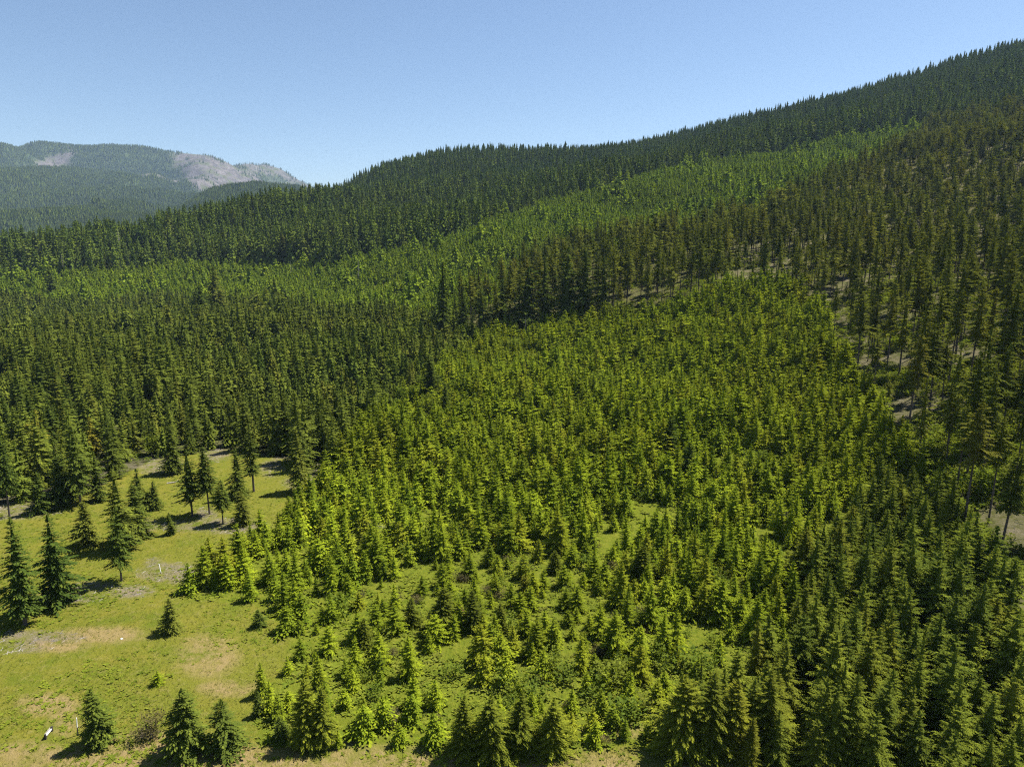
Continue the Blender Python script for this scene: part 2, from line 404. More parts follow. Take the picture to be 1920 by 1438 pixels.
def conifer(seed, base=0.03, R=0.2, nwh=18, nb=7, power=0.85, round_=0.12, low=-0.05, high=0.75, droop=0.12, nt_=4, tipfrac=0.4,
            irregular=0.2, gaps=0.0, tw=0.42, wid=0.30, leader=True, hang=0.55, core=0.34):
    """Quads (n,4,3) of the crown of a tree 1 high, and how much of each is new growth."""
    r_ = random.Random(seed)
    q = []; tip = []
    lean = (r_.uniform(-.02, .02), r_.uniform(-.02, .02))
    lob = [(r_.uniform(0, 6.28), r_.uniform(.5, 1.0)) for _ in range(3)]
    for i in range(nwh):
        f = (i + r_.uniform(-.3, .3)) / nwh
        f = min(max(f, 0.0), 0.985)
        t = base + (0.985 - base) * f
        prof = (1 - f) ** power
        if f < round_:
            prof *= 0.72 + 0.28 * f / round_
        rr = R * prof + 0.012
        a0 = r_.uniform(0, 6.28)
        k = max(4, int(round(nb * (0.75 + 0.4 * prof))))
        for b in range(k):
            if r_.random() < gaps:
                continue
            az = a0 + 6.2832 * (b + r_.uniform(-.35, .35)) / k
            side = 1.0 + irregular * 0.6 * math.cos(az - lob[0][0]) * math.sin(f * 9 * lob[0][1] + lob[1][0])
            L_ = rr * side * r_.uniform(1 - irregular, 1 + irregular * 0.6)
            e = low + (high - low) * f ** 1.3 + r_.uniform(-.14, .14)
            ca, sa, ce, se = math.cos(az), math.sin(az), math.cos(e), math.sin(e)
            z0 = t + r_.uniform(-.35, .35) * (0.95 - base) / nwh
            p0 = (lean[0] * t, lean[1] * t, z0)
            newg = r_.random()
            for s_i in range(nt_ + 1):
                s = 0.22 + 0.78 * s_i / nt_ if nt_ > 0 else 0.12
                pz = z0 + se * L_ * s - droop * L_ * (s * s) * 1.4 + 0.5 * droop * L_ * s ** 4
                p = (p0[0] + ca * ce * L_ * s, p0[1] + sa * ce * L_ * s, pz)
                last = s_i == nt_
                if last or nt_ == 0:
                    l = L_ * (tw * 0.75 if nt_ > 0 else 0.95)
                    ang = r_.uniform(-.25, .25)
                    dirs = [(ang, l)]
                else:
                    l = L_ * tw * (1.12 - 0.62 * s) * r_.uniform(.8, 1.15) + 0.006
                    dirs = [(r_.uniform(.65, 1.05), l), (-r_.uniform(.65, 1.05), l)]
                for ang, l in dirs:
                    c2, s2 = math.cos(az + ang), math.sin(az + ang)
                    dz = se * 0.35 - hang * (0.35 + 0.65 * s) * r_.uniform(.4, 1.5) + r_.uniform(-.12, .16)
                    nrm = math.sqrt(1 + dz * dz)
                    d = (c2 / nrm, s2 / nrm, dz / nrm)
                    roll = r_.uniform(-.6, .6)
                    cr, sr = math.cos(roll), math.sin(roll)
                    n = (-s2 * cr, c2 * cr, sr)
                    diamond(p, d, l, l * wid * r_.uniform(.8, 1.2), n, q, -0.12 * l)
                    tip.append((1.0 if s > 0.55 else 0.5) * r_.uniform(.35, 1.0) * (.6 + .4 * (newg < tipfrac)) if r_.random() < tipfrac + .25 * (s > .8) else r_.uniform(0, .25))
    # dense inner foliage close to the stem, and the solid tip
    for lev, (za, zb) in enumerate(((0.0, .45), (.25, .70), (.52, .90), (.78, 1.0) if core > .5 else (.90, 1.0))):
        z0 = base + (1 - base) * za + .02; z1 = base + (1 - base) * zb
        rad = (R * (1 - za) ** power * core) if lev < 3 else max(.010, R * ((1 - za + .03) ** power) * .5)
        for a in range(6):
            a0 = 6.2832 * a / 6 + lev + seed; a1 = a0 + 1.15
            r0 = rad * r_.uniform(.7, 1.25); r1 = rad * r_.uniform(.7, 1.25); zz = z0 + r_.uniform(-.02, .02)
            q.append(((r0 * math.cos(a0), r0 * math.sin(a0), zz), (r1 * math.cos(a1), r1 * math.sin(a1), zz + r_.uniform(-.02, .02)),
                      (.12 * r1 * math.cos(a1), .12 * r1 * math.sin(a1), z1), (.12 * r0 * math.cos(a0), .12 * r0 * math.sin(a0), z1)))
            tip.append(r_.uniform(0, .35))
    if leader:
        for a in range(3):
            az = a * 2.1 + seed
            n = (math.cos(az), math.sin(az), 0)
            diamond((lean[0] * .96, lean[1] * .96, 0.94), (0, 0, 1), 0.075, 0.006, n, q)
            tip.append(0.8)
    return np.array(q, np.float32), np.array(tip, np.float32)

def spire(seed, n=6, layers=3, R=0.14, base=0.1):
    """A far conifer: a few ragged skirts of quads."""
    r_ = random.Random(seed); q = []; tip = []
    for k in range(layers):
        z0 = base + (1 - base) * k / layers * 0.95
        z1 = min(1.0, z0 + (1 - base) * (1.35 / layers))
        rad = R * (1 - (k / layers)) ** 0.9 + 0.01
        off = r_.uniform(0, 6)
        for a in range(n):
            a0 = off + 6.2832 * a / n; a1 = a0 + 6.2832 / n * 1.05
            r0 = rad * r_.uniform(.7, 1.2); r1 = rad * r_.uniform(.7, 1.2)
            zz = z0 + r_.uniform(-.04, .04)
            q.append(((r0 * math.cos(a0), r0 * math.sin(a0), zz), (r1 * math.cos(a1), r1 * math.sin(a1), zz + r_.uniform(-.03, .03)), (0.008, 0, z1), (-0.008, 0, z1)))
            tip.append(r_.uniform(0, .6))
    return np.array(q, np.float32), np.array(tip, np.float32)

def leafball(seed, n=420, sx=0.42, squash=0.8, leaf=0.10, clumps=9, base=0.0):
    """A rounded bush or broadleaf crown 1 high, leaf clumps through its volume."""
    r_ = random.Random(seed); q = []; tip = []
    cl = [(r_.gauss(0, .45) * sx, r_.gauss(0, .45) * sx, base + (1 - base) * r_.uniform(.25, .8), r_.uniform(.45, .7)) for _ in range(clumps)]
    for i in range(n):
        c = cl[r_.randrange(clumps)]
        u = [r_.gauss(0, 1) for _ in range(3)]; nn = math.sqrt(sum(v * v for v in u)) or 1
        rad = c[3] * (r_.random() ** 0.4)
        p = (c[0] + u[0] / nn * rad * sx, c[1] + u[1] / nn * rad * sx, max(0.02, c[2] + u[2] / nn * rad * squash * .5 * (1 - base)))
        d = [u[0] / nn + r_.gauss(0, .6), u[1] / nn + r_.gauss(0, .6), 0.3 + r_.gauss(0, .5)]
        dn = math.sqrt(sum(v * v for v in d)); d = [v / dn for v in d]
        az = r_.uniform(0, 6.28); n_ = (math.cos(az), math.sin(az), r_.uniform(-.4, .4))
        l = leaf * r_.uniform(.6, 1.4)
        diamond(p, d, l, l * .42, n_, q)
        tip.append(r_.random() if r_.random() < .5 else 0)
    return np.array(q, np.float32), np.array(tip, np.float32)

def stick_quads(p0, p1, r0, r1, n=5):
    p0 = np.array(p0, float); p1 = np.array(p1, float)
    d = p1 - p0; d /= np.linalg.norm(d) + 1e-9
    a = np.cross(d, (0.3, 0.9, 0.1)); a /= np.linalg.norm(a) + 1e-9
    b = np.cross(d, a)
    q = []
    for k in range(n):
        t0, t1 = 6.2832 * k / n, 6.2832 * (k + 1) / n
        u0 = a * math.cos(t0) + b * math.sin(t0); u1 = a * math.cos(t1) + b * math.sin(t1)
        q.append((p0 + u0 * r0, p0 + u1 * r0, p1 + u1 * r1, p1 + u0 * r1))
    return q

def trunk(top=0.95, r=0.012, seed=0, stubs=0, lo=0.05, hi=0.5):
    r_ = random.Random(seed)
    q = stick_quads((0, 0, -0.02), (0, 0, 0.06), r * 1.25, r, 6) + stick_quads((0, 0, 0.06), (0, 0, 0.45), r, r * 0.68, 6) + stick_quads((0, 0, 0.45), (0, 0, top), r * 0.68, r * 0.08, 6)
    for _ in range(stubs):
        z = r_.uniform(lo, hi); a = r_.uniform(0, 6.28); l = r_.uniform(.01, .035)
        q += stick_quads((0, 0, z), (l * math.cos(a), l * math.sin(a), z + r_.uniform(-.01, .006)), r * .14, r * .05, 3)
    return np.array(q, np.float32)

def bare(seed, spread=0.4, n=60, up=1.2, r=0.008):
    """A leafless bush: forking sticks from the base."""
    r_ = random.Random(seed); q = []
    for _ in range(n // 4):
        a = r_.uniform(0, 6.28); d = np.array([math.cos(a) * spread * r_.uniform(.2, 1), math.sin(a) * spread * r_.uniform(.2, 1), up * r_.uniform(.35, .62)])
        m = d * r_.uniform(.45, .7)
        q += stick_quads((0, 0, 0), m, r * 1.6, r, 3)
        for _k in range(4):
            e = d + np.array([r_.gauss(0, .16), r_.gauss(0, .16), r_.uniform(-.05, .3)])
            q += stick_quads(m, e, r, r * .4, 3)
            for _j in range(2):
                s = m + (e - m) * r_.uniform(.3, .8)
                q += stick_quads(s, s + np.array([r_.gauss(0, .1), r_.gauss(0, .1), r_.uniform(.04, .18)]), r * .6, r * .3, 3)
    return np.array(q, np.float32)

def quads_mesh(name, Q, mats, tip=None, Q2=None):
    """Q: foliage quads with material 0; Q2: wood quads with material 1."""
    n1 = len(Q); allq = Q if Q2 is None else np.concatenate([Q, Q2])
    n = len(allq)
    t = np.zeros(n, np.float32)
    if tip is not None: t[:n1] = tip
    mi = np.zeros(n, np.int32); mi[n1:] = 1
    return mesh_from(name, allq.reshape(-1, 3), np.arange(n * 4).reshape(n, 4), mats, mi if Q2 is not None else None, dict(tip=np.repeat(t, 4), rnd=np.zeros(n * 4)))

def merged(name, protos, which, xyz, hgt, wid, rot, rnd, mats, label, wood=None, cat=None):
    """One mesh of many far trees: protos [(Q, tip)], one transform per tree."""
    Vs, Ts, Rs, Ms = [], [], [], []
    ca, sa = np.cos(rot), np.sin(rot)
    for k, (Q, tip) in enumerate(protos):
        s = np.where(which == k)[0]
        if not len(s): continue
        def add(Qs, tp, mi):
            v = Qs.reshape(-1, 3)
            X = v[None, :, 0] * wid[s, None]; Y = v[None, :, 1] * wid[s, None]; Z = v[None, :, 2] * hgt[s, None]
            o = np.stack([X * ca[s, None] - Y * sa[s, None] + xyz[s, 0, None], X * sa[s, None] + Y * ca[s, None] + xyz[s, 1, None], Z + xyz[s, 2, None]], -1)
            Vs.append(o.reshape(-1, 3).astype(np.float32)); Ts.append(np.tile(np.repeat(tp, 4), len(s))); Rs.append(np.repeat(rnd[s], len(v)))
            Ms.append(np.full(len(s) * len(Qs), mi, np.int32))
        add(Q, tip, 0)
        if wood is not None: add(wood[k], np.zeros(len(wood[k]), np.float32), 1)
    V = np.concatenate(Vs); n = len(V) // 4
    me = mesh_from(name, V, np.arange(n * 4).reshape(n, 4), mats, np.concatenate(Ms), dict(tip=np.concatenate(Ts), rnd=np.concatenate(Rs)))
    o = link(name, me); o.color = (0, 0, 0, 1)
    return tag(o, label, cat, None, 'stuff')

NV = 6
def vary(d, k):
    r_ = random.Random(900 + k); e = dict(d)
    e['R'] = d['R'] * r_.uniform(.80, 1.22); e['power'] = d['power'] * r_.uniform(.78, 1.18)
    e['base'] = d['base'] * r_.uniform(.70, 1.25)
    e['nwh'] = max(6, int(d['nwh'] * r_.uniform(.85, 1.15))); e['irregular'] = d['irregular'] * r_.uniform(.7, 1.7)
    e['droop'] = d['droop'] * r_.uniform(.6, 1.6); e['gaps'] = d.get('gaps', 0) + r_.uniform(0, .05); e['tipfrac'] = d['tipfrac'] * r_.uniform(.6, 1.4)
    return e

YOUNG = dict(base=0.02, R=0.26, nwh=18, nb=8, power=0.72, low=-0.05, high=0.9, droop=0.10, nt_=8, tipfrac=0.5, irregular=0.24, tw=0.28, wid=0.24)
NOBLE_P = dict(base=0.02, R=0.255, nwh=19, nb=8, power=0.68, low=-0.1, high=0.8, droop=0.14, nt_=8, tipfrac=0.35, irregular=0.26, tw=0.27, wid=0.23)
MATURE = dict(base=0.06, R=0.185, nwh=24, nb=7, power=0.72, low=-0.22, high=0.7, droop=0.2, nt_=8, tipfrac=0.3, irregular=0.32, gaps=0.06, tw=0.29, wid=0.25)
MEADOWF = dict(base=0.06, R=0.20, nwh=27, nb=8, power=0.66, low=-0.2, high=0.7, droop=0.2, nt_=7, tipfrac=0.3, irregular=0.34, gaps=0.03, tw=0.30, wid=0.26, hang=.38)
TALLF = dict(core=0.24, base=0.48, R=0.114, nwh=20, nb=7, power=0.55, round_=0.3, low=-0.2, high=0.7, droop=0.22, nt_=8, tipfrac=0.3, irregular=0.4, gaps=0.12, tw=0.30, wid=0.25)
OLDF = dict(base=0.07, R=0.155, nwh=34, nb=7, power=0.55, low=-0.3, high=0.6, droop=0.25, nt_=8, tipfrac=0.2, irregular=0.42, gaps=0.10, tw=0.29, wid=0.25)

def lod1(d):
    e = dict(d); e.update(nwh=max(8, int(d['nwh'] * 0.62)), nb=max(5, d['nb'] - 1), nt_=1, tw=0.85, wid=0.36, tipfrac=d['tipfrac'] * .6, hang=.7, core=.55, leader=False); return e

def lod2(d):
    e = dict(d); e.update(nwh=max(6, int(d['nwh'] * 0.42)), nb=5, nt_=0, wid=0.42, tipfrac=.15, hang=.8, core=.62, leader=False, low=d['low'] - .1); return e

# ------------------------------------------------------------------ scatter
def lattice(x0, x1, y0, y1, s, jit=0.34, seed=1):
    rs = np.random.RandomState(seed)
    ys = np.arange(y0, y1, s * 0.87); xs = np.arange(x0, x1, s)
    X, Y = np.meshgrid(xs, ys)
    X = X + (np.arange(len(ys)) % 2)[:, None] * s * 0.5
    X = X + rs.uniform(-jit, jit, X.shape) * s; Y = Y + rs.uniform(-jit, jit, Y.shape) * s
    return X.ravel(), Y.ravel()

def keep_view(X, Y, Z, h, lo=-170, hi=2090, bottom=1640):
    px, py, f = project(X, Y, Z + h * 0.6)
    return (px > lo) & (px < hi) & (py < bottom) & (Y > 35)

def smooth_noise(x, y, s, seed=0.0):
    return 0.5 + 0.25 * (np.sin(x / s + seed + 1.7 * np.sin(y / s * .8 + seed)) + np.sin(y / s * 1.1 + 2.3 * seed + 1.3 * np.sin(x / s * .9 + 1.0)))

# ---- trees placed one by one in and round the meadow: (kind, base px, base py, top py, width factor, shape, label)
# shape: 'full' to the ground, 'legs' bare lower trunk
HAND = [
    ('meadow_fir', 48, 1172, 968, 1.10, 'short', 'tall broad dark fir on a short bare trunk, the leftmost tall meadow fir'),
    ('meadow_fir', 112, 1132, 962, 1.15, 'full', 'tall shaggy dark fir with ragged crown reaching the ground beside pinkish debris'),
    ('meadow_fir', 228, 1090, 948, 0.95, 'legs', 'dark fir on a bare thin trunk with a compact shadow on pale debris'),
    ('meadow_fir', 232, 1030, 880, 1.05, 'full', 'tall dark fir standing directly behind the thin bare trunked fir'),
    ('meadow_fir', 165, 1022, 938, 1.25, 'full', 'medium dark fir leaning over its own shadow, between two taller meadow firs'),
    ('meadow_fir', 322, 1183, 1120, 1.55, 'full', 'small round dark fir standing alone on open meadow, larger of two lone ones'),
    ('meadow_fir', 487, 1175, 1141, 1.60, 'full', 'very small lone fir on the grass near the plantation corner'),
    ('fir_sapling', 297, 1283, 1256, 1.9, 'full', 'tiny bright lone sapling in the middle of the open lower meadow'),
    ('meadow_fir', 188, 1392, 1288, 1.75, 'full', 'broad dark fir beside the white post, near the low white rail'),
    ('meadow_fir', 352, 1406, 1288, 1.50, 'full', 'broad dark pyramid fir right of the round grey shrub'),
    ('meadow_fir', 425, 1404, 1310, 1.50, 'full', 'dark fir touching the broad pyramid fir, smaller of the pair'),
    ('meadow_fir', 485, 1341, 1294, 1.50, 'full', 'small dark fir at the plantation border above the tilted fir'),
    ('meadow_fir', 528, 1388, 1342, 1.50, 'full', 'small leaning fir by the grass strip, left of a tall narrow group'),
    ('fir_sapling', 503, 1392, 1372, 1.6, 'full', 'knee-high sapling beside the small leaning fir'),
    ('meadow_fir', 361, 968, 842, 1.05, 'legs', 'tall fir with a bare straight trunk and wide skirt, middle of the trunked trio'),
    ('meadow_fir', 393, 964, 835, 0.95, 'legs', 'tall bare trunked fir just behind the wide skirted one'),
    ('meadow_fir', 418, 982, 900, 1.20, 'legs', 'shorter fir on a long thin bare trunk, its dark shadow on grey debris'),
    ('meadow_fir', 322, 1002, 960, 1.20, 'full', 'small narrow fir alone below the bare trunked firs'),
    ('meadow_fir', 456, 984, 918, 1.30, 'full', 'narrow full fir at the plantation border, right of the thin trunked fir'),
    ('meadow_fir', 476, 922, 795, 1.10, 'legs', 'tall twin trunked looking fir in the upper meadow near the stand edge'),
    ('meadow_fir', 449, 935, 838, 1.10, 'full', 'dark full fir left of the tall upper meadow fir'),
    ('meadow_fir', 560, 922, 803, 1.25, 'short', 'broad olive fir on a short trunk at the top corner of the meadow'),
    ('meadow_fir', 325, 886, 795, 1.20, 'short', 'fir on a short trunk beside the pale bare patch under the stand'),
    ('meadow_fir', 75, 962, 884, 1.35, 'full', 'bushy fir at the pale debris edge under the tall stand'),
    ('meadow_fir', 265, 955, 878, 1.30, 'full', 'full fir at the stand edge, taller of a close pair'),
    ('meadow_fir', 290, 954, 902, 1.30, 'full', 'small full fir at the stand edge, shorter of a close pair'),
    ('meadow_fir', 18, 968, 815, 0.75, 'legs', 'tall thin fir with a long leaning bare trunk at the debris edge'),
    ('meadow_fir', 152, 948, 800, 0.95, 'legs', 'tall fir with a pale thin trunk showing below its crown at the stand edge'),
    ('meadow_fir', 120, 945, 850, 1.25, 'full', 'dense dark fir left of the pale thin trunk at the stand edge'),
    ('meadow_fir', 185, 940, 845, 1.25, 'full', 'dense dark fir right of the pale thin trunk at the stand edge'),
    ('meadow_fir', 258, 1010, 905, 1.1, 'full', 'dark fir crowding behind the thin trunked meadow pair'),
    ('border_fir', 872, 1412, 1304, 1.45, 'full', 'wide bright fir at the grass strip, leftmost of the clump of three'),
    ('border_fir', 925, 1415, 1300, 1.45, 'full', 'wide bright fir at the grass strip, middle of the clump of three'),
    ('border_fir', 975, 1408, 1302, 1.35, 'full', 'wide bright fir at the grass strip, rightmost of the clump of three'),
    ('border_fir', 1035, 1408, 1306, 1.30, 'full', 'single bright fir at the grass strip just beside the clump of three'),
    ('border_fir', 1275, 1400, 1262, 1.35, 'full', 'large dark wide fir on the grass corner, outermost of the corner clump'),
    ('border_fir', 1325, 1405, 1258, 1.30, 'full', 'large dark wide fir second in the corner clump by the grass'),
    ('border_fir', 1372, 1402, 1270, 1.25, 'full', 'large fir with bright shoots, third in the corner clump by the grass'),
    ('border_fir', 1440, 1400, 1262, 1.25, 'full', 'large dark fir at the inner end of the corner clump'),
    ('border_fir', 1400, 1432, 1340, 1.2, 'full', 'narrow bright fir in front of the corner clump'),
    ('border_fir', 575, 1392, 1270, 1.0, 'full', 'tall narrow fir at the lower plantation corner, outer of two'),
    ('border_fir', 605, 1396, 1290, 1.0, 'full', 'tall narrow fir at the lower plantation corner, inner of two'),
    ('border_fir', 830, 1180, 1100, 1.35, 'full', 'broad dark fir in the grassy clearing beside grey shrubs'),
    ('border_fir', 888, 1180, 1105, 1.1, 'full', 'dark ragged fir in the grassy clearing next to a brown dead fir'),
    ('border_fir', 773, 1172, 1122, 1.5, 'full', 'small dark pyramid fir in the grassy clearing'),
    ('border_fir', 684, 1210, 1158, 1.3, 'full', 'dark fir casting a black shadow in the open clearing'),
    ('border_fir', 938, 1186, 1130, 1.2, 'full', 'fir with a bright side alone in the middle of the clearing'),
    ('border_fir', 1040, 1072, 1030, 1.5, 'full', 'small dark wide fir at the top of the grassy clearing'),
    ('border_fir', 985, 1108, 1075, 1.5, 'full', 'little dark fir on the upper clearing grass'),
    ('border_fir', 990, 1132, 1100, 1.4, 'full', 'little dark fir below its twin on the clearing grass'),
    ('border_fir', 1205, 1092, 1020, 1.5, 'full', 'broad dark fir above the clearing, wider than its neighbours'),
    ('border_fir', 1500, 1100, 990, 1.4, 'full', 'broad dark blue-green fir standing proud beside the pale dead branches'),
    ('old_fir', 830, 645, 490, 0.95, 'full', 'tall dark old fir with a narrow spire, standing alone above the stand'),
    ('old_fir', 905, 640, 540, 1.25, 'full', 'broad dark old fir left of the great dark clump'),
    ('old_fir', 985, 625, 500, 1.45, 'full', 'huge broad old fir with a thinning grey top in the dark clump'),
    ('old_fir', 1022, 610, 478, 1.1, 'full', 'old dark fir just behind the huge broad one'),
    ('old_fir', 1060, 608, 462, 1.15, 'full', 'tallest dark old fir in the middle of the great clump'),
    ('old_fir', 1095, 602, 470, 1.05, 'full', 'dark old fir at the inner end of the great clump'),
    ('old_fir', 870, 640, 560, 1.3, 'full', 'lower dark fir at the foot of the great clump'),
    ('old_fir', 940, 628, 520, 1.1, 'full', 'dark fir filling the gap between two broad old firs'),
    ('old_fir', 1130, 600, 480, 1.0, 'full', 'old dark fir where the great clump meets the thinned stand'),
    ('old_fir', 405, 600, 500, 1.15, 'full', 'large dark ragged fir rising above the even stand, taller of a pair'),
    ('old_fir', 378, 612, 535, 1.5, 'full', 'broad dark round topped fir beside the tall ragged one in the stand'),
    ('old_fir', 530, 500, 432, 1.4, 'full', 'dark wide fir rising out of the pale young band below the ridge'),
    ('old_fir', 100, 560, 500, 1.5, 'full', 'pale grey-green broad fir at the foot of the dark ridge'),
    ('old_fir', 810, 770, 665, 1.2, 'full', 'dark tall fir rising at the stand corner above light green alders'),
    ('old_fir', 835, 800, 720, 1.1, 'full', 'dark fir next to the alders, lower of two at the stand corner'),
    ('old_fir', 1290, 905, 830, 1.5, 'full', 'wide very dark fir inside the plantation below the bare grey bush'),
    ('old_fir', 1255, 860, 780, 1.4, 'full', 'dark wide fir just right of the bare grey bush in the plantation'),
    ('yellow_fir', 72, 860, 768, 1.3, 'full', 'yellowed fir standing out among dark stand trees near the meadow'),
    ('yellow_fir', 175, 855, 780, 1.0, 'full', 'narrow yellow-tinged fir in the lower stand'),
    ('yellow_fir', 532, 492, 440, 1.2, 'full', 'tan-yellow fir on the dark ridge flank above the pale young band'),
    ('brown_fir', 862, 1165, 1128, 1.3, 'full', 'dead brown fir with rusty needles in the clearing'),
]
hand_xy = []
handplaced = []
for kind, bx, by, ty, wf, shape, lab in HAND:
    x, y, z = ground_at(bx, by)
    # height so that the top shows at ty
    dx, dy, dz = ray(bx, ty)
    hgt = max(0.6, CAMZ + dz / dy * y - z)
    handplaced.append((kind, x, y, z, hgt, wf, shape, lab))
    hand_xy.append((x, y, hgt * 0.16 * wf))
HXY = np.array(hand_xy)

def clear_of_hand(X, Y):
    d2 = (X[:, None] - HXY[None, :, 0]) ** 2 + (Y[:, None] - HXY[None, :, 1]) ** 2
    return (d2 > (np.maximum(HXY[None, :, 2], 0.8) * 0.9) ** 2).all(1)

# ---- all scattered trees
def scatter(zs, s, box, jit, seed, hfun):
    X, Y = lattice(*box, s, jit, seed)
    ok = Y > 40
    Z = hz(X, Y)
    ok &= keep_view(X, Y, Z, 8)
    X, Y, Z = X[ok], Y[ok], Z[ok]
    zn = zone_of(X, Y, Z)
    ok = np.isin(zn, zs) & clear_of_hand(X, Y)
    X, Y, Z, zn = X[ok], Y[ok], Z[ok], zn[ok]
    h = hfun(X, Y, zn, np.random.RandomState(seed + 50))
    ok = (h > 0.1) & seen(X, Y, Z + h, 10)
    return X[ok], Y[ok], Z[ok], h[ok], zn[ok]

def h_young(X, Y, zn, rs):
    n = len(X)
    base = np.clip(4.2 + (Y - 74) / 24.0, 3.9, 9.2) * (0.82 + 0.36 * smooth_noise(X, Y, 13.0))
    h = base * rs.uniform(0.58, 1.35, n)
    px, py, _ = project(X, Y, hz(X, Y))
    edge = np.clip((py - 1180) / 200, 0, 1)
    h *= 1 - 0.12 * edge
    # rubbed-out gaps
    gap = smooth_noise(X, Y, 7.0, 2.0) + rs.uniform(-.25, .25, n)
    h[(gap < 0.10)] = 0
    h[rs.uniform(0, 1, n) < 0.06] = 0
    return h

def h_clear(X, Y, zn, rs):
    n = len(X)
    h = rs.uniform(1.6, 4.6, n)
    h[rs.uniform(0, 1, n) < 0.24] = 0
    return h

def h_noble(X, Y, zn, rs):
    n = len(X)
    h = np.clip(8.4 * (0.80 + 0.4 * smooth_noise(X, Y, 9.0, 1.0)), 5, 10.5) * rs.uniform(0.75, 1.2, n)
    px, py, _ = project(X, Y, hz(X, Y))
    h *= np.where(py > 1420, 0.7, 1.0)
    h[rs.uniform(0, 1, n) < 0.05] = 0
    return h

def h_stand(X, Y, zn, rs):
    n = len(X)
    emerge = 1 + .42 * (rs.uniform(0, 1, n) < .05)
    h = emerge * (13.0 + 3.5 * (smooth_noise(X, Y, 22.0, 3.0) - .5) * 2) * rs.uniform(0.62, 1.25, n)
    h[rs.uniform(0, 1, n) < 0.04] = 0
    return h

def h_tall(X, Y, zn, rs):
    n = len(X)
    h = 25.0 * rs.uniform(0.66, 1.18, n)
    h[rs.uniform(0, 1, n) < 0.10] = 0
    h[(smooth_noise(X, Y, 15.0, 7.0) + rs.uniform(-.2, .2, n)) < 0.05] = 0
    small = rs.uniform(0, 1, n) < .16
    h[small] *= .45
    return h

def h_band(X, Y, zn, rs):
    n = len(X)
    h = 10.0 * rs.uniform(0.72, 1.22, n) * (0.66 + 0.6 * smooth_noise(X, Y, 24.0, 5.0)) * (1 + .9 * (rs.uniform(0, 1, n) < .025))
    h[(smooth_noise(X, Y, 16, 4.0) + rs.uniform(-.2, .2, n)) < 0.06] = 0
    return h

def h_ridge(X, Y, zn, rs):
    n = len(X)
    return (27.0 + 10 * (smooth_noise(X, Y, 60.0, 6.0) - .5)) * rs.uniform(0.5, 1.25, n) * (1 + .15 * (rs.uniform(0, 1, n) < .03))

plant = scatter([3], 3.25, (-120, 260, 45, 420), 0.36, 11, h_young)
clearing = scatter([2], 3.5, (-80, 120, 60, 160), 0.40, 12, h_clear)
noblez = scatter([4], 3.7, (-20, 220, 45, 220), 0.36, 13, h_noble)
standz = scatter([6], 5.5, (-560, 60, 120, 720), 0.36, 14, h_stand)
tallz = scatter([7], 8.0, (-80, 900, 60, 900), 0.38, 15, h_tall)
bandz = scatter([5], 4.8, (-760, 700, 380, 1000), 0.46, 16, h_band)
ridgez = scatter([0], 9.6, (-1250, 1650, 560, 2000), 0.36, 17, h_ridge)
print('counts', [len(a[0]) for a in (plant, clearing, noblez, standz, tallz, bandz, ridgez)])

# ------------------------------------------------------------------ individual trees
def pct(x, y, z):
    px, py, _ = project(x, y, z)
    return int(round(float(px) / W * 100)), int(round(float(py) / H_ * 100))

class Kind:
    """One kind of tree: a few models, each with crown (and trunk) meshes; place() links a copy."""
    def __init__(self, name, cat, params, mat, parts=True, top=0.95, r=0.012, stubs=0, n=NV, gen=conifer, seed0=0):
        self.name, self.cat, self.parts = name, cat, parts
        self.models = []
        for k in range(n):
            Q, tip = gen(seed0 + 31 * k + 5, **vary(params, seed0 * 7 + k))
            T = trunk(top, r, k, stubs)
            if parts:
                self.models.append((quads_mesh(name + '_crown', Q, [M[mat]], tip), quads_mesh(name + '_trunk', T, [M['bark']])))
            else:
                self.models.append((quads_mesh(name, Q, [M[mat], M['bark']], tip, T), None))
        self.proto = {}
    def place(self, x, y, z, h, w, label, group=None, rnd=None):
        k = random.randrange(len(self.models))
        c, t = self.models[k]
        rnd = random.random() if rnd is None else rnd
        if not self.parts:
            if k in self.proto:
                o = self.proto[k].copy(); COL.objects.link(o)
            else:
                o = self.proto[k] = link(self.name, c)
            o.color = (rnd, 0, 0, 1)
        elif k in self.proto:
            src = self.proto[k]
            o = src[0].copy(); COL.objects.link(o)
            for s_ in src[1:]:
                ch = s_.copy(); COL.objects.link(ch); ch.parent = o; ch.color = (rnd, 0, 0, 1)
        else:
            o = bpy.data.objects.new(self.name, None); COL.objects.link(o)
            o.empty_display_size = 0.2
            a = link('crown', c, o); b = link('trunk', t, o)
            a.color = b.color = (rnd, 0, 0, 1)
            self.proto[k] = (o, a, b)
        o.location = (x, y, z - 0.05)
        o.rotation_euler = (random.gauss(0, .025), random.gauss(0, .025), random.uniform(0, 6.28))
        o.scale = (h * w, h * w, h)
        for key in ('label', 'category', 'group'):
            if key in o: del o[key]
        tag(o, label, self.cat, group)
        return o

